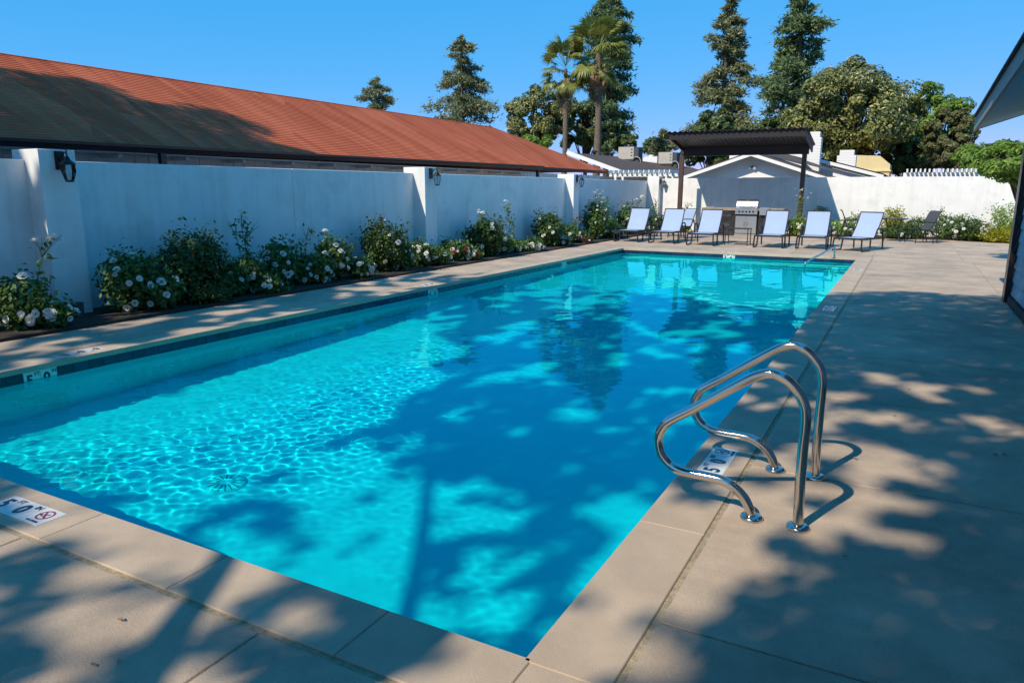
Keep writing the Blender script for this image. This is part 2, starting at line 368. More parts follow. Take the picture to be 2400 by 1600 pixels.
# pool basin
def floor_z(y): return -1.38 + 0.33 * min(1, max(0, (y - 5.5) / 7.5))
UC = 0.45                                          # unseen undercut below the deck, added so refracted sun reaches the floor
basin = empty('pool_basin'); tag(basin, kind='structure')
s = MB(); yy = [-UC, 5.5, 13.0, PL]
for a, b in zip(yy[:-1], yy[1:]): s.add([(-PW, a, floor_z(a)), (0, a, floor_z(a)), (0, b, floor_z(b)), (-PW, b, floor_z(b))], [(0, 1, 2, 3)])
fl = s.build('pool_floor', M_plaster, basin)
walls = []
s = MB(); s.poly([(-PW, a, floor_z(a)) for a in yy] + [(-PW, PL, -.05), (-PW, -UC, -.101)]); walls.append(s.build('pool_wall', M_plaster, basin))
s = MB(); s.poly([(0, a, floor_z(a)) for a in yy] + [(0, PL, -.05), (0, -UC, -.101)]); walls.append(s.build('pool_wall', M_plaster, basin))
for y in (-UC, PL): s = MB(); s.poly([(-PW, y, floor_z(y)), (0, y, floor_z(y)), (0, y, -.05 if y > 0 else -.101), (-PW, y, -.05 if y > 0 else -.101)]); walls.append(s.build('pool_wall', M_plaster, basin))
# entry steps in the far right corner, blue trim on their edges
steps = []
for i in range(4):
    d = 0.38 * (4 - i); z = -0.36 - 0.22 * i
    e = 0.36 + 0.33 * i
    s = MB(); s.box(-1.9 - .0, 0 - .002, PL - e, PL - .002 * (i + 1), floor_z(PL) + .001 * i, z); st = s.build('pool_step', M_plaster, basin); steps.append(st)
    t = MB().box(-1.85, -0.05, PL - e - .004, PL - e + .05, z - .04, z + .004).build('step_trim', M_tile, basin); steps.append(t)
# waterline tiles, two rows of 6 x 3 inch
tw, th_ = 0.1526, 0.076
tile_me = MB().box(-.0743, .0743, -.006, .006, -.036, .036).mesh('tile', M_tile)
grout = MB()
grout.box(-PW + .0005, -PW + .004, 0, PL, -.21, -.05); grout.box(-PW, 0, PL - .004, PL - .0005, -.21, -.05); grout.box(-.004, -.0005, 0, PL, -.21, -.05); grout.box(-PW, 0, .0005, .004, -.125, -.053)
tag(grout.build('grout_bed', M_grout, basin), kind='stuff')
MARKS_LEFT = [(1.60, '5', '0'), (7.95, '4', '0'), (13.2, '3', '6')]
nl = int(PL / tw); skip = set()
for (y, a, b) in MARKS_LEFT:
    j = int(round(y / tw)); skip |= {j, j + 1}
for j in range(nl):
    if j in skip: continue
    for r in range(2): link('tile', tile_me, basin, (-PW + .008, (j + .5) * tw, -.0905 - r * th_), (0, 0, math.pi / 2))
fj = int(2.95 / tw)
for j in range(int(PW / tw)):
    if j in (fj, fj + 1): continue
    for r in range(2): link('tile', tile_me, basin, (-(j + .5) * tw, PL - .008, -.0905 - r * th_))
rest = MB()
for j in range(nl):
    for r in range(2): rest.box(-.012, -.004, j * tw + .003, (j + 1) * tw - .003, -.1265 - r * th_, -.0545 - r * th_)
for j in range(int(PW / tw)):
    rest.box(-(j + 1) * tw + .003, -j * tw - .003, .004, .012, -.125, -.0545)
tag(rest.build('tile_band', M_tile, basin), kind='stuff')
# main drain cover on the floor
r_ = ray(520, 1110); r_ = r_ / np.linalg.norm(r_); hz_ = math.hypot(r_[0], r_[1]); sn = hz_ / 1.333       # the view ray bends at the water
dr = CAM + r_ * ((WZ - CAM[2]) / r_[2]) + np.array([r_[0], r_[1], 0]) / hz_ * sn / math.sqrt(1 - sn * sn) * 1.25
drain = empty('floor_drain', (dr[0], dr[1], -1.38)); tag(drain, 'round slotted drain cover on the floor of the pool', 'drain')
s = MB().lathe([(.15, 0), (.15, .012), (.12, .03), (.02, .036)], 20); s.build('drain_rim', M_plaster, drain)
for k in range(16):
    a = 2 * math.pi * k / 16; MB().bar((.05 * math.cos(a), .05 * math.sin(a), .037), (.135 * math.cos(a), .135 * math.sin(a), .028), .008, .006).build('slot', M_grout, drain)

# water: a real rippled surface
yl = np.concatenate([np.linspace(-UC, 7.5, 500, endpoint=False), np.linspace(7.5, PL, 330)]); nx, ny = 375, len(yl)
X, Y = np.meshgrid(np.linspace(-PW, 0, nx), yl); Z = np.zeros_like(X)
r2 = np.random.default_rng(5)
def wave(n, l0, l1, steep, head=None):
    z = np.zeros_like(X)
    for i in range(n):
        lam = math.exp(r2.uniform(math.log(l0), math.log(l1))); th = r2.uniform(0, 2 * math.pi) if head is None else r2.normal(head, .62); k = 2 * math.pi / lam
        z += steep * lam / (2 * math.pi) * r2.uniform(.5, 1) * np.sin(k * (math.cos(th) * X + math.sin(th) * Y) + r2.uniform(0, 6.28))
    return z / math.sqrt(n)
path_ = -4.7 + .16 * Y + .5 * np.sin(.8 * Y)                       # a breeze-ruffled lane along the left side, calmer elsewhere
env = np.clip(np.exp(-((X - path_) / 1.0) ** 2) * np.clip(1.3 - Y / 8, .25, 1) + .16 + .12 * np.sin(2.1 * X + 1.3 * Y) * np.sin(.9 * X - .7 * Y), .05, 1.0)
Z = WZ + wave(36, .7, 2.4, .008) + wave(60, .24, .6, .018) * (.35 + .65 * env) + (wave(70, .07, .22, .042, 2.0) + wave(40, .07, .14, .020)) * env ** 1.2 * np.clip(1.2 - Y / 9, .18, 1)
idx = np.arange(nx * ny).reshape(ny, nx)
F = np.stack([idx[:-1, :-1], idx[:-1, 1:], idx[1:, 1:], idx[1:, :-1]], -1).reshape(-1, 4)
water = link('water', np_mesh('water', np.stack([X, Y, Z], -1), F, M_water, True)); tag(water, kind='structure')
water.cycles.is_caustics_caster = True
for o in [fl] + walls + steps + list(drain.children): o.cycles.is_caustics_receiver = True

tag(MB().box(WALLX + .01, BEDX - .004, -9, 25.9, -.1, .035).build('planting_bed', M_soil), kind='structure')
tag(MB().box(-2.15, 9.4, 25.9, BACKY - .02, -.1, .035).build('planting_bed', M_soil), kind='structure')

# ------------------------------------------------------------------ depth markers
_txt = {}
def text_mesh(t, size, m, bold=0.0):
    k = (t, size, m.name, bold)
    if k not in _txt:
        c = bpy.data.curves.new('glyphs', 'FONT'); c.body = t; c.size = size; c.align_x = 'CENTER'; c.align_y = 'CENTER'; c.offset = bold; c.resolution_u = 4
        c.extrude = 0.0006
        o = bpy.data.objects.new('glyphs', c); me = bpy.data.meshes.new_from_object(o); bpy.data.objects.remove(o); bpy.data.curves.remove(c)
        me.name = 'lettering'; me.materials.clear(); me.materials.append(m); _txt[k] = me
    return _txt[k]
mk_tile = MB().box(-.0748, .0748, -.0748, .0748, -.008, 0, .0015).mesh('marker_tile', M_white_tile)
ring = MB(); n = 28
ring.add([(r * math.cos(2 * math.pi * k / n), r * math.sin(2 * math.pi * k / n), 0) for r in (.036, .046) for k in range(n)], [(k, (k + 1) % n, n + (k + 1) % n, n + k) for k in range(n)])
ring_me = ring.mesh('ring', M_red)
diver = MB()
for a, b, w in [((-.026, -.004), (.0, .004), .007), ((.0, .004), (.02, .012), .006), ((-.02, -.012), (.004, -.014), .005), ((.002, -.012), (.024, -.02), .004)]:
    diver.bar((*a, 0.0003), (*b, 0.0003), w, .0004)
diver.lathe([(.007, 0), (.007, .0006)], 10, (-.031, -.006, 0)); diver_me = diver.mesh('diver', M_ink)
def marker(loc, rz, ft, inch, label, nodive=True, rx=0.0, wall=False):
    root = empty('depth_marker', loc, rz); root.rotation_euler = (rx, 0, rz); tag(root, label, 'depth marker', 'pool depth markers')
    n = 3 if nodive else 2
    for i in range(n):
        x = (i - (n - 1) / 2) * .1526
        t = link('marker_tile', mk_tile, root, (x, 0, .0035))
        if i < 2:
            link('numeral', text_mesh(ft if i == 0 else inch, .125, M_ink, .0045), t, (-.022, -.008, .001))
            link('unit', text_mesh('FT' if i == 0 else 'IN', .045, M_ink, .001), t, (.046, .042, .001))
        else:
            link('ring', ring_me, t, (0, .012, .001)); link('diver', diver_me, t, (0, .012, .001))
            link('slash', MB().bar((-.029, .029, .0012), (.029, -.029, .0012), .009, .0006).mesh('slash', M_red), t, (0, .012, 0))
            link('wording', text_mesh('NO DIVING', .018, M_ink, .0003), t, (0, -.054, .001))
    return root
marker((-2.79, -.150, 0), 0, '5', '0', 'white depth marker on the end coping beside the dappled paving')
marker((.130, 2.25, 0), -math.pi / 2 + math.pi, '5', '0', 'white depth marker tiles on the coping under the steel grab rails')
marker((.145, 8.8, 0), math.pi / 2, '4', '6', 'depth marker tiles on the shaded coping midway along the concrete deck')
marker((.16, 14.55, 0), math.pi / 2, '3', '6', 'depth marker tiles on the sunny coping beside the pool steps')
marker((-PW - .15, 2.15, 0), -math.pi / 2, '5', '0', 'depth marker tiles on the coping in front of the wall pillar with rose stalk')
marker((-PW - .15, 8.1, 0), -math.pi / 2, '4', '0', 'depth marker tiles on the coping in front of the second wall lantern')
marker((-PW - .15, 13.35, 0), -math.pi / 2, '3', '6', 'depth marker tiles on the coping in front of the red roses')
marker((-3.03, PL + .15, 0), math.pi, '3', '6', 'depth marker tiles on the coping in front of the small side table')
for (y, a, b), lb in zip(MARKS_LEFT, ['at the dappled five foot end', 'below the low white roses', 'below the red roses']):
    j = int(round(y / tw)); r = marker((-PW + .004, (j + 1) * tw, -.128), 0, a, b, 'white depth marker in the waterline tiles ' + lb, False)
    r.rotation_euler = (math.pi / 2, 0, math.pi / 2)
r = marker((-(fj + 1) * tw, PL - .004, -.128), 0, '3', '6', 'white depth marker in the waterline tiles under the row of loungers', False); r.rotation_euler = (math.pi / 2, 0, 0)

# ------------------------------------------------------------------ stainless grab rails
path = [(.674, 0), (.668, .2), (.666, .40), (.666, .56), (.645, .64), (.60, .70), (.545, .738), (.49, .748), (.43, .728), (.36, .682), (.25, .603), (.125, .512), (.05, .462), (.0, .42), (-.03, .36), (-.034, .31), (-.015, .25), (.03, .205), (.09, .182), (.16, .177), (.25, .176), (.31, .170), (.365, .145), (.412, .105), (.442, .055), (.457, 0)]
rail_pts = bez([(x, 0, z) for x, z in path], 5)
def grab_rail(y, label):
    r = empty('grab_rail', (0, y, 0)); tag(r, label, 'grab rail', 'pool grab rails')
    MB().tube(rail_pts, .0245, 18).build('rail_tube', M_steel, r)
    for x in (.674, .457):
        MB().lathe([(.055, .002), (.055, .010), (.050, .018), (.036, .022), (.0262, .024)], 28, (x, 0, 0)).build('flange', M_steel, r)
    return r
grab_rail(1.53, 'polished steel grab rail with its foot on the sunny concrete near the pool corner')
grab_rail(2.25, 'polished steel grab rail standing behind the depth marker tiles')
r = empty('stair_rail', (0, 0, 0)); tag(r, 'low steel stair rail sloping into the water at the pool steps', 'stair rail')
a = atZ(1916, 589, .05); b_ = atZ(1848, 617, WZ); a[1] = min(a[1], 17.66)
MB().tube(bez([(b_[0], b_[1] - .02, -.9), (b_[0], b_[1], WZ), (b_[0] + .03, b_[1] + .06, .02), (b_[0] * .5 + a[0] * .5, b_[1] * .5 + a[1] * .5, .14), (a[0] - .04, a[1] - .06, .26), (a[0], a[1], .22), (a[0], a[1] + .02, .0)], 5), .021, 12).build('rail_tube', M_steel, r)
MB().lathe([(.05, .002), (.05, .010), (.022, .02)], 18, (a[0], a[1] + .02, 0)).build('flange', M_steel, r)

# ------------------------------------------------------------------ garden walls, pillars
wl = empty('garden_wall', (WALLX, 10, 0)); tag(wl, 'long shaded white stucco wall with pillars behind the rose bed', 'wall')
PY_ = [(3.13, 3.57), (11.02, 11.46), (18.88, 19.30), (26.72, BACKY - .003)]
def lw(y0, y1, h=1.93): MB().box(-.22, 0, y0 - 10, y1 - 10, -.06, h, .008).build('wall_panel', M_stucco, wl)
cuts = [-9, -4.4, 3.35, 7.5, 11.24, 16.14, 19.1, 24.0, BACKY + .2]
for a, b in zip(cuts[:-1], cuts[1:]): lw(a + .004, b - .004)
MB().box(-.215, -.012, -19 + .2, BACKY - 10, -.05, 1.90).build('joint_core', M_stucco, wl)
for a, b in [(-4.75, -4.3)] + PY_[:3]: MB().box(-.25, .30, a - 10, b - 10, -.06, 2.05, .008).build('pillar', M_stucco, wl)
wb = empty('garden_wall', (-3, BACKY, 0)); tag(wb, 'white stucco wall behind the barbecue counter and loungers', 'wall')
for i, (a, b) in enumerate([(WALLX + .004, -4.82), (-4.82, 2.31), (2.31, 6.4), (6.4, 9.6)]): MB().box(a + .003 + 3, b - .003 + 3, 0, .2, -.06, 2.055 if i else 2.035, .008).build('wall_panel', M_stucco, wb)
MB().box(WALLX + .3 + 3, 9.5 + 3, .01, .19, -.05, 2.02).build('joint_core', M_stucco, wb)
MB().box(WALLX + .004 + 3, WALLX + .48 + 3, -.30, -.002, -.06, 2.12, .008).build('pillar', M_stucco, wb)
wr = empty('garden_wall', (9.5, 20, 0)); tag(wr, 'white stucco end wall running behind the lap sided house', 'wall'); MB().box(-.1, .1, -9, 7, -.06, 2.05, .008).build('wall_panel', M_stucco, wr)

# lanterns
def lantern(loc, rz, label):
    r = empty('wall_lantern', loc, rz); tag(r, label, 'lantern', 'wall lanterns on the pillars')     # local +x points away from the wall, origin at lantern centre on wall
    MB().box(0, .02, -.055, .055, -.06, .16, .0).build('back_plate', M_iron, r)
    MB().tube(bez([(.02, 0, .04), (.06, 0, .10), (.12, 0, .145), (.16, 0, .13), (.165, 0, .09)], 5), .009, 8).build('arm', M_iron, r)
    MB().tube(bez([(.16, 0, .13), (.165, 0, .165), (.15, 0, .19), (.135, 0, .18)], 4), .007, 6).build('hook', M_iron, r)
    MB().lathe([(.085, .0), (.088, .012), (.06, .035), (.032, .06), (.026, .085), (.012, .1)], 16, (.165, 0, 0)).build('cap', M_iron, r)
    MB().lathe([(.03, -.205), (.048, -.2), (.05, -.185), (.046, -.18)], 16, (.165, 0, 0)).build('base', M_iron, r)
    for k in range(6):
        a0, a1 = 2 * math.pi * k / 6, 2 * math.pi * (k + 1) / 6
        P = [(.165 + rr * math.cos(a), rr * math.sin(a), z) for a in (a0, a1) for rr, z in ((.046, -.18), (.076, -.08), (.072, 0))]
        MB().add(P, [(0, 3, 4, 1), (1, 4, 5, 2)]).build('pane', M_glass, r)
        MB().tube([P[0], P[1], P[2]], .0045, 5).build('glazing_bar', M_iron, r)
    MB().lathe([(.008, -.17), (.012, -.1), (.006, -.06)], 8, (.165, 0, 0)).build('bulb', M_white_tile, r)
    return r
lantern((WALLX + .301, 3.37, 1.87), 0, 'black wall lantern on the first pillar, over the dappled rose bed')
lantern((WALLX + .301, 11.24, 1.87), 0, 'black wall lantern on the pillar halfway along the shaded wall')
lantern((WALLX + .301, 19.1, 1.87), 0, 'black wall lantern on the pillar beside the tall white roses')
lantern((WALLX + .48, BACKY - .15, 1.87), 0, 'black wall lantern on the corner pillar, casting a shadow on the sunny wall')
bx_ = atX(180, 722, -7.95)
b = empty('valve_box', (-7.95, bx_[1], 0)); tag(b, 'small grey valve box post at the foot of the first pillar', 'valve box')
MB().box(-.05, .05, -.05, .05, -.02, .2, .008).build('box_body', M_acdark, b); MB().box(-.055, .055, -.055, .055, .2, .215, .004).build('lid', M_acdark, b)

# ------------------------------------------------------------------ long house with the red shingle roof
h = empty('long_house', (-10.7, 10, 0)); tag(h, 'long house with red shingle roof and dark gutter behind the shaded wall', 'house')
HO = np.array([-10.7, 10, 0])
def ez(y): return 2.25 + .0056 * (y - 3.7)
RX, RZ, RE = -13.5, 3.91, 23.1
NC = 38
for i in range(NC):
    for sec in (0, 1):
        ex, y0, ye = (-10.0, -6.0, 20.4) if sec == 0 else (-10.8, 20.4, 28.5)
        def P(t, y, up):
            x = ex + (RX - ex) * t; zb = ez(min(y, 20)) + (0.0 if sec == 0 else .03); return (x, y, zb + (RZ - zb) * t + up)
        t0, t1 = i / NC, (i + 1.25) / NC
        def yend(t): return ye if sec == 0 else ye + (RE - ye) * t
        if sec == 0:
            # roof above the second, set back eave shares this plane; trim the course where the eave steps back
            ya0 = ya1 = 20.4 if t0 * (RX + 10.0) > -0.8 else 20.4
        s_ = MB(); a, b_, c, d = P(t0, y0, .015), P(t0, yend(min(t0, 1)), .015), P(min(t1, 1), yend(min(t1, 1)), .004), P(min(t1, 1), y0, .004)
        lo = [np.array(p) - [0, 0, .015] for p in (a, b_)]
        V = [np.array(p) - HO for p in (a, b_, c, d, lo[0], lo[1])]
        s_.add(V, [(0, 1, 2, 3), (4, 5, 1, 0)]); s_.build('shingle_course', M_shingle, h)
s_ = MB()                                          # deck of the roof under the courses, back slope and hip
q = lambda *p: tuple(np.array(p) - HO)
s_.add([q(-10.0, -6, ez(0) - .02), q(-10.0, 20.4, ez(20) - .02), q(RX, 20.4, RZ - .015), q(RX, -6, RZ - .015)], [(0, 1, 2, 3)])
s_.add([q(-10.8, 20.4, ez(20) - .0), q(-10.8, 28.5, ez(20)), q(RX, RE, RZ - .015), q(RX, 20.4, RZ - .02)], [(0, 1, 2, 3)])
s_.add([q(-10.0, 20.4, ez(20) - .03), q(-10.8, 20.4, ez(20) - .03), q(RX, 20.4, RZ - .03)], [(0, 1, 2)])
s_.add([q(-17, -6, 2.3), q(RX, -6, RZ - .01), q(RX, RE, RZ - .01), q(-17, 28.5, 2.3), q(-10.8, 28.5, ez(20))], [(0, 1, 2, 3), (3, 2, 4)])
s_.build('roof_deck', M_shingle, h)
cap = MB(); cap.tube([q(RX, -6, RZ + .0), q(RX, RE, RZ + .0), q(-10.85, 28.45, ez(20) + .02)], .03, 6); cap.build('ridge_cap', M_shingle, h)
MB().box(-6.3 + .0, 0, -15.5, 17.4, -.06, 2.16).build('wall', M_siding, h)
MB().box(-.15, .66, -16, 10.35, 2.135, 2.15).build('soffit', M_wsiding, h)
for k in range(96):
    y = -7.5 + k * .26
    if y < 17: MB().box(.001, .012, y, y + .022, .9, 2.13).build('batten', M_siding, h)
for k in range(20): MB().bar((.05, -8.2 + k * 1.25, 2.10), (.5, -8.2 + k * 1.25, 2.10), .06, .06).build('rafter_tail', M_siding, h) if -8.2 + k * 1.25 < 10 else None
def gutter(x, y0, y1, z0, z1, parent):
    prof = [(-.02, -.115), (.06, -.115), (.085, -.06), (.11, -.045), (.115, 0), (.1, 0), (-.02, -.01)]
    V = [tuple(np.array((x + a, y0, z0 + b)) - HO) for a, b in prof] + [tuple(np.array((x + a, y1, z1 + b)) - HO) for a, b in prof]; n = len(prof)
    MB().add(V, [tuple(range(n)), tuple(range(n, 2 * n))[::-1]] + [(i, n + i, n + (i + 1) % n, (i + 1) % n) for i in range(n)]).build('gutter', M_gutter, parent)
gutter(-10.0, -6, 20.4, ez(-6) + .015, ez(20) + .015, h); gutter(-10.8, 20.41, 28.5, ez(20) + .02, ez(20) + .03, h)
for y in (6.15, 20.1): MB().box(.66, .74, y - 10 - .05, y - 10 + .05, .0, 2.2).build('downpipe', M_gutter, h)

# ------------------------------------------------------------------ right hand house
hr = empty('eaves_house', (2.4, 6, 0)); tag(hr, 'house corner with lap siding and deep eaves at the edge of the deck', 'house')
MB().box(.03, 6, -13.5, 5.2, -.05, 2.75).build('wall', M_hsiding, hr)
for k in range(14): MB().add([(-.0, -13.5, .12 + k * .19), (-.0, 5.16, .12 + k * .19), (.022, 5.16, .31 + k * .19), (.022, -13.5, .31 + k * .19), (.03, -13.5, .12 + k * .19), (.03, 5.16, .12 + k * .19)], [(0, 1, 2, 3), (4, 5, 1, 0)]).build('siding_board', M_hsiding, hr)
MB().box(-.02, .1, 5.0, 5.24, -.02, 2.7).build('corner_board', M_hsiding, hr)
MB().box(-.075, -.022, 4.72, 4.98, .0, 2.6).build('downpipe', M_gutter, hr)
MB().box(-.04, .02, -13.5, 4.6, -.05, .1).build('plinth', M_dark, hr)
E1 = atY(2240, 298, 11.7); E2 = atX(2352, 140, E1[0]); dd = (E2 - E1) / (E2[1] - E1[1])
far = E1; nearp = E1 + dd * (-9.0 - E1[1])
o_ = np.array([2.4, 6, 0])
w1 = atY(2352, 262, 11.7)
sl = (w1[2] - E1[2]) / (w1[0] - E1[0])
def up(p, dx, dz): return tuple(np.array(p) + [dx, 0, dz + sl * dx] - o_)
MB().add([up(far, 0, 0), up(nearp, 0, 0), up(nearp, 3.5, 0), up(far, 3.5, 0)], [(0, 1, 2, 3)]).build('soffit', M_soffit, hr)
MB().prism([up(far, 0, -.01), up(far, 3.5, -.01), up(far, 3.5, .17), up(far, 0, .17)], (0, .03, 0)).build('barge_board', M_fascia, hr)
MB().add([up(far, -.02, -.02), up(nearp, -.02, -.02), up(nearp, -.02, .17), up(far, -.02, .17), up(far, .02, -.02), up(nearp, .02, -.02), up(nearp, .02, .17), up(far, .02, .17)], [(0, 1, 2, 3), (5, 4, 7, 6), (0, 4, 5, 1), (3, 2, 6, 7), (0, 3, 7, 4)]).build('fascia', M_fascia, hr)
MB().add([up(far, -.06, .175), up(nearp, -.06, .175), up(nearp, 3.5, .95), up(far, 3.5, .95), up(far, -.06, .20), up(nearp, -.06, .20), up(nearp, 3.5, .99), up(far, 3.5, .99)], [(0, 1, 2, 3), (4, 7, 6, 5), (0, 4, 5, 1), (0, 3, 7, 4)]).build('roof', M_brownroof, hr)

# ------------------------------------------------------------------ houses beyond the back wall
g = empty('gable_house', (-4.7, 29, 0)); tag(g, 'white gable end house with floodlight right behind the barbecue shelter', 'house')
GO = np.array([-4.7, 29, 0]); AP = atY(1731, 352, 29.0) - GO; gs = .335; half = 4.3
def gz(x): return AP[2] - gs * abs(x - AP[0])
MB().prism([(AP[0] - 2.5, .0, -.06), (AP[0] + 4, .0, -.06), (AP[0] + 4, .0, gz(AP[0] + 4) - .05), (AP[0], .0, AP[2] - .05), (AP[0] - 2.5, .0, gz(AP[0] - 2.5) - .05)], (0, 6, 0)).build('gable_wall', M_trim, g)
for sgn, L_ in ((-1, 2.85), (1, half)):
    a = np.array([AP[0], -.55, AP[2]]); b_ = np.array([AP[0] + sgn * L_, -.55, AP[2] - gs * L_])
    MB().prism([tuple(a), tuple(b_), tuple(b_ + [0, 0, -.13]), tuple(a + [0, 0, -.13])], (0, .035, 0)).build('rake_board', M_trim, g)
    MB().add([tuple(a + [0, .0, .05]), tuple(b_ + [0, .0, .05]), tuple(b_ + [0, 7, .05]), tuple(a + [0, 7, .05]), tuple(a + [0, 0, .0]), tuple(b_), tuple(b_ + [0, 7, 0]), tuple(a + [0, 7, 0])], [(0, 1, 2, 3), (7, 6, 5, 4), (0, 4, 5, 1)]).build('roof', M_brownroof, g)
fp = empty('floodlight', (AP[0] + GO[0], 28.98, AP[2] - .55)); tag(fp, 'twin white floodlight under the peak of the gable', 'floodlight')
MB().lathe([(.05, 0), (.05, .03)], 12).build('base', M_frame, fp, (0, 0, 0), (math.pi / 2, 0, 0))
for sx in (-.09, .09): MB().lathe([(.03, -.1), (.055, -.04), (.065, .05)], 12).build('lamp_head', M_trim, fp, (sx, -.08, -.02), (math.radians(120), 0, 0))

def chimney(px0, px1, ytop, ybot, Y, label, cap=True):
    a = atY(px0, ytop, Y); b_ = atY(px1, ytop, Y); z0 = atY(px0, ybot, Y)[2]; w_ = b_[0] - a[0]
    c = empty('chimney', ((a[0] + b_[0]) / 2, Y, z0)); tag(c, label, 'chimney', 'white brick chimneys')
    hh = a[2] - z0; nb = max(3, int(hh / .11)); ch = hh / nb
    for k in range(nb):
        e = 0 if (k < nb - 2 or not cap) else -.25 * w_
        MB().box(-w_ / 2 - e * .5, w_ / 2 + e * .5, 0, .55, k * ch + .006, (k + 1) * ch - .004, .006).build('brick_course', M_brick, c)
    MB().box(-w_ / 2 + .012 + (.13 * w_ if cap else 0), w_ / 2 - .012 - (.13 * w_ if cap else 0), .012, .54, 0, hh - .01).build('mortar_core', M_brick, c)
    return c
g2 = empty('brown_roof_house', (-3, 33, 0)); tag(g2, 'larger house with brown shingle roof and white rake behind the gable house', 'house')
a = atY(1790, 342, 33.0); b_ = atY(2030, 402, 33.0); m_ = (b_[2] - a[2]) / (b_[0] - a[0]); top = a + np.array([-1.6, 0, -1.6 * m_])
o3 = np.array([-3, 33, 0])
MB().prism([tuple(top - o3), tuple(b_ - o3), tuple(b_ - o3 + [0, 0, -.14]), tuple(top - o3 + [0, 0, -.14])], (0, .04, 0)).build('rake_board', M_trim, g2)
lft = top + np.array([-.9, 0, .9 * m_])
MB().prism([tuple(top - o3), tuple(lft - o3), tuple(lft - o3 + [0, 0, -.14]), tuple(top - o3 + [0, 0, -.14])], (0, .04, 0)).build('rake_board', M_trim, g2)
MB().add([tuple(p - o3 + np.array(d)) for p in (lft, top, b_) for d in ((0, -.0, .05), (0, 9, .05))], [(0, 2, 3, 1), (2, 4, 5, 3)]).build('roof', M_brownroof, g2)
MB().prism([tuple(lft - o3 + [.3, .3, -.3]), tuple(top - o3 + [0, .3, -.1]), tuple(b_ - o3 + [-.3, .3, -.1]), tuple(np.array([b_[0], 33.3, -.06]) - o3), tuple(np.array([lft[0], 33.3, -.06]) - o3)], (0, 6, 0)).build('wall', M_trim, g2)
# a low roof plane between the two gables
lr = MB(); lr.add([tuple(atY(px, py, Y) - o3) for px, py, Y in ((1745, 350, 30.5), (1880, 385, 30.2), (1965, 407, 30.2), (1790, 348, 32.8))], [(0, 1, 2, 3)]); lr.build('lean_to_roof', M_brownroof, g2)
chimney(1857, 1888, 303, 400, 32.0, 'tall white brick chimney with stepped top beside the barbecue shelter roof')
chimney(1924, 1968, 345, 400, 34.0, 'wide white brick chimney in front of the big magnolia')
chimney(1677, 1707, 330, 368, 34.5, 'white brick chimney mostly hidden under the shelter beam', False)
bh = atY(2005, 378, 40); b2 = atY(2034, 378, 40)
c = empty('cream_building', ((bh[0] + b2[0]) / 2 - .7, 40, 0)); tag(c, 'small cream stucco building behind the white wall and magnolia', 'building')
wx = (b2[0] - bh[0])
MB().prism([(-1.2, 0, -.06), (1.2, 0, -.06), (1.2, 0, bh[2] + .0), (.7, 0, bh[2] + .42), (-1.0, 0, bh[2] + .5), (-1.2, 0, bh[2] + .1)], (0, 3, 0)).build('wall', M_cream, c)
MB().box(-1.26, 1.26, -.06, 3.05, bh[2] - .35, bh[2] - .27).build('band', M_cream, c)

lh = empty('low_brown_house', (-14, 36, 0)); tag(lh, 'low house with brown roof and air conditioners behind the corner pillar', 'house')
o4 = np.array([-14, 36, 0])
r1 = atY(1325, 358, 34.0); r2_ = atY(1432, 400, 34.0); r3 = atY(1330, 352, 42.0); r4 = atY(1640, 408, 34.0)
# roof: ridge runs to the right and away
R0 = atY(1303, 350, 34.0); R1 = atY(1620, 388, 44.0)
quad = [atY(1303, 350, 34), atY(1445, 402, 34), atY(1640, 402, 38), atY(1590, 385, 44), atY(1470, 364, 46)]
MB().add([tuple(p - o4) for p in quad] + [tuple(p - o4 - [0, 0, .1]) for p in quad], [(0, 1, 2, 3, 4), (9, 8, 7, 6, 5), (0, 5, 6, 1), (1, 6, 7, 2), (2, 7, 8, 3), (3, 8, 9, 4), (4, 9, 5, 0)]).build('roof', M_brownroof, lh)
MB().bar(tuple(quad[0] - o4 + [0, -.05, 0]), tuple(quad[1] - o4 + [0, -.05, 0]), .06, .2).build('rake_board', M_trim, lh)
zz = quad[1][2]
MB().prism([tuple(np.array([quad[0][0] + .6, 34.4, -.06]) - o4), tuple(np.array([quad[2][0], 38.2, -.06]) - o4), tuple(np.array([quad[3][0], 43.5, -.06]) - o4), tuple(np.array([quad[4][0], 45, -.06]) - o4)], (0, 0, zz + .02)).build('wall', M_trim, lh)
for px in (1365, 1392, 1405): p = atY(px, 354 + (px - 1365) * .1, 43); MB().lathe([(.12, -.3), (.12, .1), (.2, .12), (.2, .2)], 10, tuple(p - o4)).build('roof_vent', M_acdark, lh)
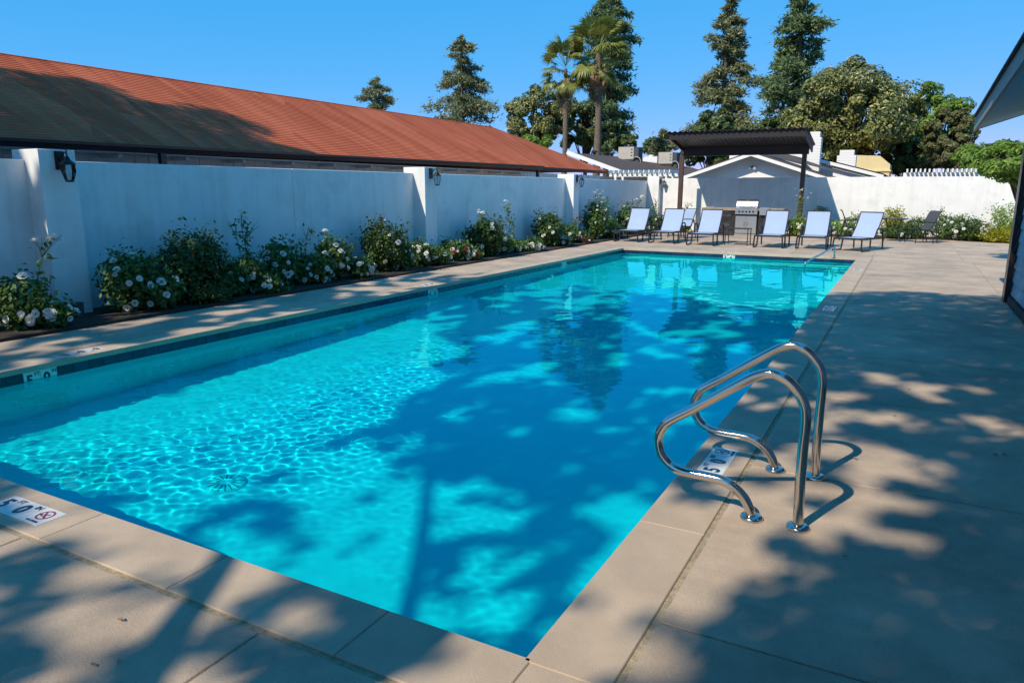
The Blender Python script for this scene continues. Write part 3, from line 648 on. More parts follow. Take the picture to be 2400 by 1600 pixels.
def acunit(px, py0, py1, w_px, Y, label):
    a = atY(px, py1, Y); b_ = atY(px + w_px, py1, Y); tp = atY(px, py0, Y)[2]; w_ = b_[0] - a[0]; hh = tp - a[2]
    u = empty('air_conditioner', (a[0], Y, a[2])); tag(u, label, 'air conditioner', 'rooftop air conditioners')
    MB().box(0, w_ * .76, -.01, .8, 0, hh).build('cabinet', M_acpanel, u); MB().box(w_ * .765, w_, .0, .78, .02, hh - .03).build('coil', M_acdark, u)
    MB().box(-.03, w_ * .8, -.04, .82, -.06, 0).build('base_rail', M_acdark, u); MB().prism([(0.05, .1, -.06), (w_ * .7, .1, -.06), (w_ * .7, .1, -.5), (.35, .1, -.3)], (0, .6, 0)).build('curb', M_trim, u)
    MB().box(w_ * .765, w_, .05, .7, -.75, .0).build('duct', M_acdark, u)
    for k in range(3): MB().box(w_ * .62, w_ * .70, -.025, -.01, hh * (.25 + .25 * k), hh * (.33 + .25 * k)).build('latch', M_acdark, u)
    MB().tube(bez([(w_ * .75, -.06, .06), (w_ * .95, -.08, .12), (w_ * 1.12, -.08, -.05), (w_ * 1.14, -.08, -.5)], 5), .025, 6).build('conduit', M_acpanel, u)
acunit(1420, 338, 366, 46, 41, 'large beige rooftop air conditioner with conduit')
acunit(1512, 350, 376, 42, 42, 'smaller beige rooftop air conditioner beside the shelter post')
p = atY(1492, 364, 44); u = empty('roof_ventilator', tuple(p)); tag(u, 'white metal roof ventilator between the two air conditioners', 'ventilator')
MB().prism([(-.45, 0, -.3), (.5, 0, -.3), (.5, 0, .1), (-.25, 0, .12), (-.45, 0, 0)], (0, .7, 0)).build('housing', M_trim, u); MB().box(-.1, .15, .1, .4, .12, .22).build('stack', M_trim, u)

def white_pergola(pxa, pxb, py, Y, n, label, depth=1.3, zt=None):
    a = atY(pxa, py, Y); b_ = atY(pxb, py, Y); r = empty('white_pergola', (a[0], Y, 0)); tag(r, label, 'pergola', 'white garden pergolas'); w_ = b_[0] - a[0]; z = a[2]
    for yy_ in (.15, depth - .15): MB().bar((-.1, yy_, z - .12), (w_ + .1, yy_, z - .12), .06, .15).build('beam', M_trim, r)
    for k in range(n):
        x = w_ * k / (n - 1); MB().prism([(x, -.25, z - .04), (x, -.2, z - .10), (x, -.12, z - .05), (x, depth + .2, z - .05), (x, depth + .2, z + .09), (x, -.25, z + .09)], (.05, 0, 0)).build('rafter', M_trim, r)
    for x in (.2, w_ - .2):
        for yy_ in (.15, depth - .15): MB().box(x - .06, x + .06, yy_ - .06, yy_ + .06, -.06, z - .19).build('post', M_trim, r)
white_pergola(1402, 1540, 396, 31.0, 13, 'white slatted pergola roof between the corner pillar and the low brown house')
white_pergola(2082, 2250, 394, 30.0, 17, 'white slatted pergola showing above the sunny back wall', 1.2)

# ------------------------------------------------------------------ barbecue shelter
sh = empty('barbecue_shelter', (-4.6, 25.9, 0)); tag(sh, 'dark brown barbecue shelter with sloping corrugated roof on two posts', 'shelter')
o5 = np.array([-4.6, 25.9, 0])
fl_ = atY(1537, 305, 24.2); fr_ = atY(1851, 295, 24.2)
X0, X1 = fl_[0], fr_[0]; ZF = (fl_[2] + fr_[2]) / 2; YF, YB = 24.2, 26.55; ZB = ZF - .42
lp = atY(1564, 420, 26.0)[0]; rp = atY(1843, 420, 26.0)[0]
nxs = 161; xs_ = np.linspace(X0 - .06, X1 + .06, nxs); wv = .022 * np.sin(xs_ * 2 * math.pi / .19)
V = []
for (y, z) in ((YF - .10, ZF + .012), (YB + .1, ZB + .012 - .018)):
    for off in (0.0, .012): V += [(x - o5[0], y - o5[1], z + w_ + off) for x, w_ in zip(xs_, wv)]
F_ = []
for i in range(nxs - 1): F_ += [(i, i + 1, 2 * nxs + i + 1, 2 * nxs + i), (nxs + i, 3 * nxs + i, 3 * nxs + i + 1, nxs + i + 1), (i, nxs + i, nxs + i + 1, i + 1), (2 * nxs + i, 2 * nxs + i + 1, 3 * nxs + i + 1, 3 * nxs + i)]
MB().add(V, F_, True).build('roof_sheet', M_dwood, sh)
q5 = lambda x, y, z: tuple(np.array((x, y, z)) - o5)
MB().box(X0 - o5[0], X1 - o5[0], YF - o5[1], YF + .05 - o5[1], ZF - .24, ZF - .02).build('front_fascia', M_dwood, sh)
for x in (X0 + .025, X1 - .025): MB().prism([q5(x - .025, YF + .052, ZF - .24), q5(x - .025, YB, ZB - .24), q5(x - .025, YB, ZB - .02), q5(x - .025, YF + .052, ZF - .028)], (.05, 0, 0)).build('side_fascia', M_dwood, sh)
MB().box(X0 + .06 - o5[0], X1 - .06 - o5[0], .05, .17, ZB - .32, ZB - .02 + .05).build('rear_beam', M_dwood, sh)
for k in range(30):                                                # slatted ceiling on the underside
    x = X0 + .06 + k * (X1 - X0 - .12) / 30; w_ = (X1 - X0 - .12) / 30 - .018
    MB().prism([q5(x, YF + .055, ZF - .13), q5(x, YB - .02, ZB - .13), q5(x, YB - .02, ZB - .11), q5(x, YF + .055, ZF - .11)], (w_, 0, 0)).build('ceiling_slat', M_dwood, sh)
for x in (lp, rp): MB().box(x - .075 - o5[0], x + .075 - o5[0], .02, .17, 0, ZB - .32).build('post', M_post, sh)
for x in (lp, rp): MB().box(x - .11 - o5[0], x + .11 - o5[0], -.01, .20, 0, .015).build('base_plate', M_post, sh)

# counter, grill, tap
YC = 24.6
cxa = atY(1612, 480, YC)[0]; cxb = atY(1801, 480, YC)[0]; gxa = atY(1690, 480, YC)[0]; gxb = atY(1741, 480, YC)[0]
ct = empty('barbecue_counter', ((cxa + cxb) / 2, YC, 0)); tag(ct, 'barbecue counter of dark stacked stone with a tan stone top', 'counter')
CX = (cxa + cxb) / 2
MB().box(cxa - CX, gxa - CX - .01, 0, .75, .88, .97, .008).build('countertop', M_counter, ct)
MB().box(gxb - CX + .01, cxb - CX, 0, .75, .88, .97, .008).build('countertop', M_counter, ct)
MB().box(gxa - CX - .01, gxb - CX + .01, .5, .75, .88, .97, .0).build('countertop', M_counter, ct)
MB().box(cxa - CX + .05, cxb - CX - .06, .06, .72, 0, .88).build('core', M_dark, ct)
for k in range(13):
    z = .02 + k * .066; x = cxa - CX + .045
    while x < cxb - CX - .06:
        w_ = random.uniform(.14, .38); x2 = min(x + w_, cxb - CX - .055)
        if x2 - x > .03 and not (x2 > gxa - CX - .02 and x < gxb - CX + .02):
            d_ = random.uniform(0, .022); MB().box(x + .002, x2 - .002, .03 + d_, .062, z, z + .062, .0).build('stone', M_stone, ct)
        x = x2
GX = (gxa + gxb) / 2; gw = (gxb - gxa)
gr = empty('gas_grill', (GX, YC, 0)); tag(gr, 'stainless steel gas grill with five black knobs and a closed hood', 'grill')
hw = gw / 2
prof = [(-.05, .97), (.42, .97), (.42, 1.20), (.36, 1.27), (.18, 1.275), (.06, 1.20), (-.04, 1.05)]
MB().prism([(-hw + .02, y, z) for y, z in prof], (gw - .04, 0, 0)).build('hood', M_steel2, gr)
MB().box(-hw, hw, -.09, .4, .76, .96, .01).build('control_panel', M_steel2, gr)
for k in range(5): MB().lathe([(.032, 0), (.030, .03), (.012, .05)], 14).build('knob', M_iron, gr, (-hw + .14 + k * (gw - .28) / 4, -.09, .86), (math.pi / 2, 0, 0))
MB().tube([(-hw + .12, -.10, 1.05), (hw - .12, -.10, 1.05)], .014, 10).build('handle', M_steel, gr)
for sx in (-1, 1): MB().tube([(sx * (hw - .14), -.10, 1.05), (sx * (hw - .14), -.02, 1.06)], .010, 8).build('handle_bracket', M_steel, gr)
MB().lathe([(.05, 0), (.05, .012)], 18).build('thermometer', M_iron, gr, (0, .085, 1.215), (math.radians(57), 0, 0))
for sx in (-1, 1):
    dxx = MB().box(min(0, sx * hw) + (.02 if sx < 0 else .004), max(0, sx * hw) - (.02 if sx > 0 else .004), -.03, .0, .10, .70, .006).build('door', M_steel2, gr)
    MB().tube([(sx * .05, -.055, .36), (sx * .05, -.055, .50)], .009, 8).build('door_handle', M_steel, dxx)
MB().box(-hw, hw, -.0, .4, .02, .76).build('cabinet', M_dark, gr)
MB().box(-hw, hw, -.02, .0, .0, .08).build('kick_plate', M_steel2, gr)
sb = empty('side_burner', (gxb + .22, YC, 0)); tag(sb, 'small steel side burner box set into the counter beside the grill', 'side burner')
MB().box(-.15, .15, -.06, .05, .74, .98, .008).build('burner_box', M_steel2, sb); MB().box(-.14, .14, -.04, .4, .972, .995, .006).build('lid', M_steel2, sb)
tx = atY(1632, 470, YC + .45)[0]
tp_ = empty('tap', (tx, YC + .45, .97)); tag(tp_, 'gooseneck tap with two handles on the stone counter', 'tap')
MB().box(-.13, .13, -.04, .04, .0, .025, .004).build('base', M_steel2, tp_)
MB().tube(bez([(0, 0, .02), (0, 0, .22), (0, -.03, .29), (0, -.09, .31), (0, -.14, .27), (0, -.15, .22)], 6), .012, 10).build('spout', M_steel, tp_)
for sx in (-.1, .1): MB().lathe([(.015, .02), (.012, .06), (.02, .07), (.018, .085)], 10, (sx, 0, 0)).build('handle', M_steel2, tp_)

# ------------------------------------------------------------------ loungers
def make_lounger():
    r = empty('sun_lounger'); g_ = 'sun loungers beside the pool'
    tag(r, 'x', 'sun lounger', g_)                    # local: foot end at y = 0, head end towards +y
    W = .34
    sl_ = MB(); pts = [(-.0, .355), (.35, .345), (.85, .335)]
    for (a, b_) in zip(pts[:-1], pts[1:]): sl_.add([(-.30, a[0], a[1]), (.30, a[0], a[1]), (.30, b_[0], b_[1]), (-.30, b_[0], b_[1])], [(0, 1, 2, 3)])
    sl_.add([(-.30, 0, .355), (.30, 0, .355), (.30, -.02, .33), (-.30, -.02, .33)], [(0, 1, 2, 3)]); sl_.build('seat_sling', M_sling, r)
    bk = []
    for t in np.linspace(0, 1, 7): bk.append((.88 + .44 * t + .05 * math.sin(t * 3), .345 + .66 * t))
    b_ = MB()
    for (a, c) in zip(bk[:-1], bk[1:]): b_.add([(-.295, a[0], a[1]), (.295, a[0], a[1]), (.295, c[0], c[1]), (-.295, c[0], c[1])], [(0, 1, 2, 3)], True)
    b_.build('back_sling', M_sling, r)
    for sx in (-1, 1):
        MB().bar((sx * .325, -.02, .335), (sx * .325, 1.55, .315), .035, .05).build('side_rail', M_frame, r)
        MB().tube([(sx * .31, y, z) for y, z in bk], .016, 8).build('back_rail', M_frame, r)
        MB().tube(bez([(sx * .37, .0, .33), (sx * .385, -.02, .1), (sx * .385, .0, .03), (sx * .385, .08, .016), (sx * .385, .4, .016), (sx * .385, .48, .05), (sx * .37, .52, .33)], 5), .021, 8).build('sled_leg', M_frame, r)
        MB().tube(bez([(sx * .37, .78, .33), (sx * .39, .80, .50), (sx * .39, .86, .575), (sx * .39, .98, .59), (sx * .39, 1.12, .575), (sx * .39, 1.20, .48), (sx * .39, 1.27, .016)], 5), .021, 8).build('arm', M_frame, r)
    MB().bar((-.385, -.005, .335), (.385, -.005, .335), .03, .045).build('front_rail', M_frame, r)
    MB().bar((-.33, .86, .315), (.33, .86, .315), .03, .03).build('cross_bar', M_frame, r)
    MB().bar((-.31, bk[-1][0], bk[-1][1]), (.31, bk[-1][0], bk[-1][1]), .025, .025).build('head_rail', M_frame, r)
    MB().tube([(-.2, 1.17, .62), (-.2, 1.40, .33)], .011, 6).build('prop', M_frame, r); MB().tube([(.2, 1.17, .62), (.2, 1.40, .33)], .011, 6).build('prop', M_frame, r)
    return r
L0 = make_lounger()
spots = [(-6.72, 19.72, 'pale blue sling lounger nearest the rose bed', 0), (-5.56, 19.62, 'pale blue sling lounger with a patio chair behind its backrest', 0), (-4.32, 19.35, 'pale blue sling lounger beside the small side table on the rose bed side', 0),
         (-2.44, 19.45, 'pale blue sling lounger between the side table and the shelter post', 0), (-1.32, 19.55, 'pale blue sling lounger in front of the white rose bush by the post', 0), (-.40, 19.35, 'pale blue sling lounger turned aside at the pool steps next to the open deck', -.36)]
for i, (x, y, lb, a) in enumerate(spots):
    o = L0 if i == 0 else copy_tree(L0); o.location = (x, y, 0); o.rotation_euler = (0, 0, a); o['label'] = lb
stb = empty('side_table', (-3.42, 20.2, 0)); tag(stb, 'small charcoal metal side table between two loungers', 'table')
MB().box(-.34, .34, -.25, .25, .475, .495, .004).build('table_top', M_frame, stb)
for sx in (-1, 1):
    for sy in (-1, 1): MB().bar((sx * .32, sy * .23, 0), (sx * .32, sy * .23, .475), .024, .024).build('leg', M_frame, stb)
for sy in (-1, 1): MB().bar((-.32, sy * .23, .09), (.32, sy * .23, .09), .018, .018).build('stretcher', M_frame, stb)

def make_chair(sling):
    r = empty('patio_chair'); W = .27                  # faces -y
    tag(r, 'x', 'chair', 'sling patio chairs')
    pr = [(-.26, .43), (-.2, .435), (0, .41), (.18, .40), (.24, .43), (.30, .6), (.36, .78), (.42, .93), (.47, .97)]
    s_ = MB()
    for a, c in zip(pr[:-1], pr[1:]): s_.add([(-W, a[0], a[1]), (W, a[0], a[1]), (W, c[0], c[1]), (-W, c[0], c[1])], [(0, 1, 2, 3)], True)
    s_.build('sling', sling, r)
    for sx in (-1, 1):
        MB().tube([(sx * (W + .01), y, z) for y, z in pr], .016, 8).build('side_rail', M_frame, r)
        MB().tube(bez([(sx * .31, -.24, 0), (sx * .31, -.22, .35), (sx * .31, -.2, .60), (sx * .31, -.12, .64), (sx * .31, .15, .64), (sx * .31, .30, .62)], 5), .015, 8).build('arm', M_frame, r)
        MB().tube(bez([(sx * .30, .44, 0), (sx * .30, .38, .3), (sx * .30, .33, .62)], 5), .015, 8).build('rear_leg', M_frame, r)
        MB().tube(bez([(sx * .28, .32, 0), (sx * .28, .28, .25), (sx * .28, .16, .40)], 4), .013, 8).build('brace', M_frame, r)
    MB().bar((-.3, -.22, .40), (.3, -.22, .40), .02, .02).build('cross_bar', M_frame, r)
    MB().bar((-W, .47, .97), (W, .47, .97), .022, .022).build('top_rail', M_frame, r)
    return r
c0 = make_chair(M_dsling); c0.location = (1.28, 24.1, 0); c0.rotation_euler = (0, 0, math.radians(-62)); c0['label'] = 'dark sling patio chair facing the round table on the open deck'
c1 = copy_tree(c0); c1.location = (-.55, 24.3, 0); c1.rotation_euler = (0, 0, math.radians(95)); c1['label'] = 'dark sling patio chair between the last two loungers, by the white roses'
c2 = make_chair(M_sling); c2.location = (-5.75, 22.3, 0); c2.rotation_euler = (0, 0, math.radians(-35)); c2['label'] = 'pale sling patio chair standing behind the lounger near the counter'
c3 = copy_tree(c0); c3.location = (-7.0, 22.6, 0); c3.rotation_euler = (0, 0, math.radians(70)); c3['label'] = 'dark patio chair half hidden behind the lounger nearest the rose bed'
def patio_table(x, y, lb, r_=.42):
    t = empty('patio_table', (x, y, 0)); tag(t, lb, 'table', 'round patio tables')
    MB().lathe([(r_ - .02, .70), (r_, .705), (r_, .725), (r_ - .02, .73)], 28).build('table_top', M_frame, t)
    for k in range(4):
        a = math.pi / 4 + k * math.pi / 2; MB().tube(bez([(.34 * math.cos(a), .34 * math.sin(a), 0), (.2 * math.cos(a), .2 * math.sin(a), .35), (.33 * math.cos(a), .33 * math.sin(a), .70)], 5), .014, 8).build('leg', M_frame, t)
patio_table(.55, 24.35, 'round dark patio table in front of the sunny back wall')
patio_table(-6.5, 23.1, 'round dark patio table behind the loungers by the rose bed', .4)

# ------------------------------------------------------------------ foliage tools
def unit(v): return v / np.maximum(np.linalg.norm(v, axis=-1, keepdims=True), 1e-9)
def leaves(P, N, size, asp=0.5, g=rng, droop=0.0):
    """one kite-shaped leaf (two folded faces) per point P with facing N"""
    n = len(P); N = unit(N); t = g.normal(size=(n, 3)); t[:, 2] -= droop; u = unit(t - N * (t * N).sum(1, keepdims=True)); v = np.cross(N, u)
    L = (size * g.uniform(.7, 1.3, n))[:, None] if np.ndim(size) == 0 else (size * g.uniform(.8, 1.2, n))[:, None]
    a = P - u * L * .5; b = P + v * L * asp * .5 + u * L * .05 + N * L * .1; c = P + u * L * .5; d = P - v * L * asp * .5 + u * L * .05 + N * L * .1
    V = np.stack([a, b, c, d], 1).reshape(-1, 3); i = np.arange(n)[:, None] * 4
    return V, np.concatenate([i + [0, 1, 2], i + [0, 2, 3]], 0)
def needles(P, D, size, w=0.16, g=rng):
    """thin needle-spray triangles from P along D"""
    n = len(P); D = unit(D); s_ = unit(np.cross(D, g.normal(size=(n, 3)))); L = (size * g.uniform(.6, 1.3, n))[:, None]
    V = np.stack([P - s_ * L * w, P + s_ * L * w, P + D * L], 1).reshape(-1, 3); return V, np.arange(3 * n).reshape(-1, 3)
def foliage(name, parts, m, parent):
    V = np.concatenate([p[0] for p in parts]); off = 0; F = []
    for p in parts: F.append(p[1] + off); off += len(p[0])
    o = link(name, np_mesh(name, V, np.concatenate(F), m), parent); o['kind'] = 'stuff'; return o

def conifer(px, py_top, Y, crown_px, half_px, label, m, seed, base_px=None, dens=1.0, lean=0.0, tuft=.30, nb=70, shape='cone', top_cut=False):
    """tall tree: top seen at (px, py_top), lowest foliage at row crown_px, half width half_px"""
    g = np.random.default_rng(seed); T = atY(px, py_top, Y); base_z = atY(px, crown_px, Y)[2]; Hh = T[2]; Rm = half_px * K / FPX * np.linalg.norm(T - CAM)
    root = empty('conifer_tree', (T[0], Y, -.06)); tag(root, label, 'tree', 'tall conifers beyond the houses')
    zt = np.linspace(0, Hh, 12); MB().tube([(lean * (z / Hh), .15 * math.sin(z * .4), z) for z in zt], [.02 + .36 * Hh / 22 * (1 - z / Hh) ** .8 for z in zt], 9).build('trunk', M_bark, root)
    parts = []; limbs = MB()
    for k in range(nb):
        t = ((k + g.uniform(0, 1)) / nb) ** 1.0; z = base_z + (Hh - base_z) * t * .985
        if shape == 'cone': R = Rm * (1 - t) ** .75 * (1.15 - .3 * math.cos(t * 19 + seed)) + .25
        else: R = Rm * (.45 + .55 * math.sin(math.pi * min(1, .15 + t * .95)) ** .8) * (.75 + .35 * math.sin(t * 17 + seed * 2) ** 2) * (1.0 if t < .8 else (1.08 - t) / .28)
        R *= g.uniform(.62, 1.12); az = g.uniform(0, 2 * math.pi); d = np.array([math.cos(az), math.sin(az), 0])
        ax = np.array([lean * z / Hh, 0, z]); rise = g.uniform(-.05, .28) * R
        n = int((60 + 120 * R) * dens); s_ = g.beta(2.2, 1.3, n); P = ax + d * (s_ * R)[:, None] + np.array([0, 0, 1]) * (rise * np.sin(s_ * 2.2) - .14 * R * s_ ** 2)[:, None]
        spread = (.08 + .14 * R * (1 - .4 * s_))[:, None]; P = P + g.normal(size=(n, 3)) * spread * np.array([1, 1, .55])
        D = d * .9 + g.normal(size=(n, 3)) * .7 + np.array([0, 0, -.15]); parts.append(needles(P, D, tuft, .17, g)); parts.append(needles(P + g.normal(size=(n, 3)) * .06, D + g.normal(size=(n, 3)) * .8, tuft, .17, g))
        if R > .8: limbs.tube([tuple(ax), tuple(ax + d * R * .5 + [0, 0, rise * .7]), tuple(ax + d * R * .85 + [0, 0, rise * .7 - .1 * R])], [.05 + .015 * R, .03, .012], 5)
    n = 60; P = np.array([lean, 0, Hh - .6]) + g.normal(size=(n, 3)) * [.16, .16, .4]; parts.append(needles(P, g.normal(size=(n, 3)) + [0, 0, .6], tuft, .17, g))
    limbs.build('limbs', M_bark, root)['kind'] = 'stuff'
    foliage('crown', parts, m, root); return root

def broadleaf(px, py_top, Y, half_px, bot_px, label, m, seed, leaf=.26, n_clump=90, per=170, name='broadleaf_tree', blooms=0, grp='leafy trees beyond the houses', sq=1.0, tk=1.0):
    g = np.random.default_rng(seed); T = atY(px, py_top, Y); dist = np.linalg.norm(T - CAM); R = half_px * K / FPX * dist; zb = atY(px, bot_px, Y)[2]
    zc = (T[2] + zb) / 2; rz = (T[2] - zb) / 2
    root = empty(name, (T[0], Y, -.06)); tag(root, label, 'tree', grp)
    tr = MB(); tr.tube([(0, 0, 0), (.1, .05, zb * .6 + .2), (.0, 0, zc)], [tk * (.05 + .06 * R), tk * (.04 + .045 * R), tk * .03 * R], 9); parts = []
    for k in range(n_clump):
        v = unit(g.normal(size=3)); rr = g.uniform(.45, 1.0) ** .5
        lump = .80 + .20 * math.sin(3.9 * v[0] + seed) * math.cos(3.3 * v[2] + 2 * seed) + g.uniform(-.10, .13)
        c = np.array([v[0] * R * rr * lump, v[1] * R * rr * lump * .9, zc + v[2] * rz * rr * lump * sq]); cr = g.uniform(.09, .22) * R
        dirs = unit(g.normal(size=(per, 3))); P = c + dirs * (cr * g.uniform(.55, 1.08, per) ** .6)[:, None] * np.array([1, 1, .75])
        Nn = dirs + v * .5 + np.array([0, 0, .55]) + g.normal(size=(per, 3)) * .55; parts.append(leaves(P, Nn, leaf, .48, g, .3))
        if k % 3 == 0: tr.tube([(0, 0, zb * .6 + rz * .2), tuple(c * [.45, .45, 1] * [1, 1, .9]), tuple(c)], [.025 * R, .015 * R, .006 * R], 5)
    tr.build('trunk', M_bark, root); foliage('crown', parts, m, root)
    if blooms:
        bm = MB()
        for k in range(6): a = k * math.pi / 3; bm.add([(0, 0, 0), (.1 * math.cos(a - .4), .1 * math.sin(a - .4), .06), (.17 * math.cos(a), .17 * math.sin(a), .05), (.1 * math.cos(a + .4), .1 * math.sin(a + .4), .06)], [(0, 1, 2, 3)])
        bme = bm.mesh('bloom', M_petal)
        for k in range(blooms): v = unit(g.normal(size=3)); v[1] = -abs(v[1]); v = unit(v); link('bloom', bme, root, (v[0] * R * .93, v[1] * R * .85, zc + v[2] * rz * .93), tuple(g.uniform(-.6, .6, 3)))
    return root

# ------------------------------------------------------------------ trees in view
conifer(1062, 82, 62, 305, 72, 'airy pointed pine standing alone behind the red roof', M_conif2, 11, nb=62, dens=.45, tuft=.34)
conifer(866, 180, 66, 262, 42, 'small round-topped pine just showing above the red roof ridge', M_conif2, 12, nb=20, dens=.7, shape='col', tuft=.34)
conifer(1404, -60, 66, 345, 66, 'tall dark redwood rising right behind the two palms', M_conif, 13, nb=105, dens=.6, shape='col', tuft=.38)
conifer(1678, -22, 64, 345, 64, 'tall conifer with a broken drooping outline behind the shelter roof', M_conif2, 14, nb=78, dens=.55, shape='cone', tuft=.36)
conifer(1850, -42, 62, 330, 84, 'tall broad conifer beside the big magnolia', M_conif, 15, nb=100, dens=.55, shape='cone', tuft=.36)
conifer(1498, 318, 80, 352, 20, 'small distant dark conifer between the redwood and the shelter', M_conif, 16, nb=26, dens=.6, tuft=.38)
conifer(1528, 300, 78, 352, 18, 'small distant conifer touching the shelter roof corner', M_conif2, 17, nb=26, dens=.6, tuft=.38)
broadleaf(1965, 122, 44, 148, 385, 'big glossy magnolia with yellowish leaves behind the chimneys', M_magno, 21, .21, 150, 330, 'magnolia_tree', 14)
broadleaf(1235, 190, 54, 82, 350, 'dark glossy magnolia beside the shorter fan palm', M_magno, 22, .24, 80, 260, 'magnolia_tree', 6)
broadleaf(1345, 215, 58, 75, 350, 'dark leafy tree behind the palm trunks', M_broad, 23, .26, 70, 220)
broadleaf(1222, 300, 46, 55, 352, 'low bright green shrub tree above the end of the red roof', M_bright, 24, .26, 30, 110, sq=.8)
broadleaf(2160, 190, 50, 92, 390, 'fresh bright green tree beside the big magnolia with chimneys', M_bright, 25, .24, 90, 240)
broadleaf(2196, 228, 42, 50, 405, 'olive brown upright tree in front of the fresh green tree', M_olive, 26, .18, 110, 150, sq=1.05)
broadleaf(1640, 238, 50, 72, 400, 'dark round tree seen above and below the shelter roof', M_broad, 27, .28, 70, 150)
broadleaf(1760, 262, 56, 55, 372, 'dark leafy tree between the two tall conifers', M_broad, 28, .28, 50, 120)
broadleaf(2085, 318, 46, 58, 402, 'dark green low tree behind the cream building', M_broad, 29, .26, 50, 130)
broadleaf(2275, 318, 32, 68, 405, 'dense green hedge tree behind the white slatted pergola', M_bright, 30, .22, 70, 140)
broadleaf(1440, 300, 60, 38, 362, 'dark low tree behind the roof air conditioners', M_broad, 31, .28, 30, 110)
# citrus near the corner of the right hand house
broadleaf(2372, 312, 17.5, 95, 428, 'leafy citrus tree spreading beside the house corner', M_bright, 32, .11, 80, 130, 'citrus_tree', tk=.5, grp='garden trees by the house')

# fan palms
def frond_mesh(seed, dead):
    g = np.random.default_rng(seed); V = []; F_ = []
    def quad(a, b, c, d):
        i = len(V); V.extend([a, b, c, d]); F_.append((i, i + 1, i + 2, i + 3))
    Lp = 1.15; quad((-.02, 0, 0), (.02, 0, 0), (.015, Lp, -.06), (-.015, Lp, -.06))
    n = 26
    for k in range(n):
        a = (k / (n - 1) - .5) * 3.7; L = (.95 - .22 * abs(a) / 1.85) * g.uniform(.85, 1.1); dx, dy = math.sin(a), math.cos(a); w = .045; z0 = -.06
        dr = (.45 if not dead else .9) * g.uniform(.7, 1.2)
        m1 = (dx * L * .6, Lp + dy * L * .6, z0 - .05 * dr + abs(a) * .04); e = (dx * L * .92, Lp + dy * L * .92, z0 - dr * .55); px_, py_ = -dy * w, dx * w
        quad((0, Lp, z0), (m1[0] + px_, m1[1] + py_, m1[2]), m1, (m1[0] - px_, m1[1] - py_, m1[2] + .0)); quad(m1, (m1[0] + px_, m1[1] + py_, m1[2]), e, (m1[0] - px_, m1[1] - py_, m1[2]))
    return np_mesh('frond', V, F_, M_deadpalm if dead else M_palm)
FM = [frond_mesh(i, False) for i in range(4)]; FD = [frond_mesh(9 + i, True) for i in range(3)]
def palm(px, py_c, Y, lab, seed, n_green, n_dead, sc_, rad):
    g = np.random.default_rng(seed); c = atY(px, py_c, Y); root = empty('fan_palm', (c[0], Y, -.06)); tag(root, lab, 'palm', 'fan palms behind the red roof'); Hh = c[2]
    zt = np.linspace(0, Hh, 14); MB().tube([(.15 * math.sin(z * .25), 0, z) for z in zt], [rad * (1.25 - .5 * z / Hh) + .02 * math.sin(z * 9) for z in zt], 10).build('trunk', M_pbark, root)
    top_ = (.15 * math.sin(Hh * .25), 0, Hh)
    for k in range(n_green):
        el = math.radians(g.uniform(-55, 70) if k > 8 else g.uniform(45, 88)); az = g.uniform(0, 2 * math.pi); link('frond', FM[k % 4], root, (top_[0], top_[1], top_[2] + .3 * math.sin(el)), (el, g.uniform(-.3, .3), az), (sc_ * g.uniform(.85, 1.1),) * 3)
    for k in range(n_dead):
        el = math.radians(g.uniform(-89, -74)); az = g.uniform(0, 2 * math.pi); link('dead_frond', FD[k % 3], root, (top_[0], top_[1], top_[2] - g.uniform(-.3, 1.6)), (el, g.uniform(-.2, .2), az), (sc_ * g.uniform(.5, .72), sc_ * .75, sc_ * .5))
palm(1297, 158, 50, 'shorter fan palm with a skirt of brown dead fronds', 1, 40, 26, 1.15, .20)
palm(1374, 122, 50, 'taller fan palm with yellowing fronds in front of the redwood', 2, 54, 30, 1.36, .26)

# utility pole and wire
pp = atY(2211, 270, 60); u = empty('utility_pole', (pp[0], 60, -.06)); tag(u, 'thin utility pole with a cross arm among the green trees', 'utility pole')
MB().tube([(0, 0, 0), (0, 0, pp[2] + .4)], [.14, .1], 8).build('pole', M_siding, u); MB().bar((-.9, 0, pp[2]), (.9, 0, pp[2]), .1, .12).build('cross_arm', M_siding, u)
wa, wb_ = atY(2105, 254, 56), atY(2240, 246, 56); wv_ = empty('power_line', tuple((wa + wb_) / 2)); tag(wv_, 'pale power line crossing in front of the fresh green tree', 'power line')
MB().tube([tuple((wa - wb_) * .8), tuple((wa - wb_) * .0 + [0, 0, -.1]), tuple((wb_ - wa) * .8)], .012, 5).build('wire', M_siding, wv_)

# ------------------------------------------------------------------ roses and shrubs
def bloom_mesh(name, m, seed):
    g = np.random.default_rng(seed); V = []; F_ = []
    for ring_, (nn, r, z, tilt) in enumerate([(6, .058, -.006, .25), (6, .044, .006, .65), (5, .030, .016, 1.05), (4, .016, .022, 1.35)]):
        for k in range(nn):
            a = 2 * math.pi * (k + .5 * ring_) / nn + g.uniform(-.15, .15); w = .95 * math.pi / nn * 1.25; ct, st = math.cos(tilt), math.sin(tilt); i = len(V)
            for (rr, da) in ((.25, 0), (.75, -w), (1.05, -w * .5), (1.05, w * .5), (.75, w)):
                h_ = rr * r; V.append(((h_ * ct + .004) * math.cos(a + da), (h_ * ct + .004) * math.sin(a + da), z + h_ * st * .9 + g.uniform(-.003, .003)))
            F_ += [(i, i + 1, i + 2), (i, i + 2, i + 3), (i, i + 3, i + 4)]
    return np_mesh(name, V, F_, m)
BW = [bloom_mesh('bloom', M_petal, i) for i in range(3)]; BR = [bloom_mesh('bloom', M_redpetal, 5 + i) for i in range(2)]
GR = 'roses and shrubs in the planting beds'
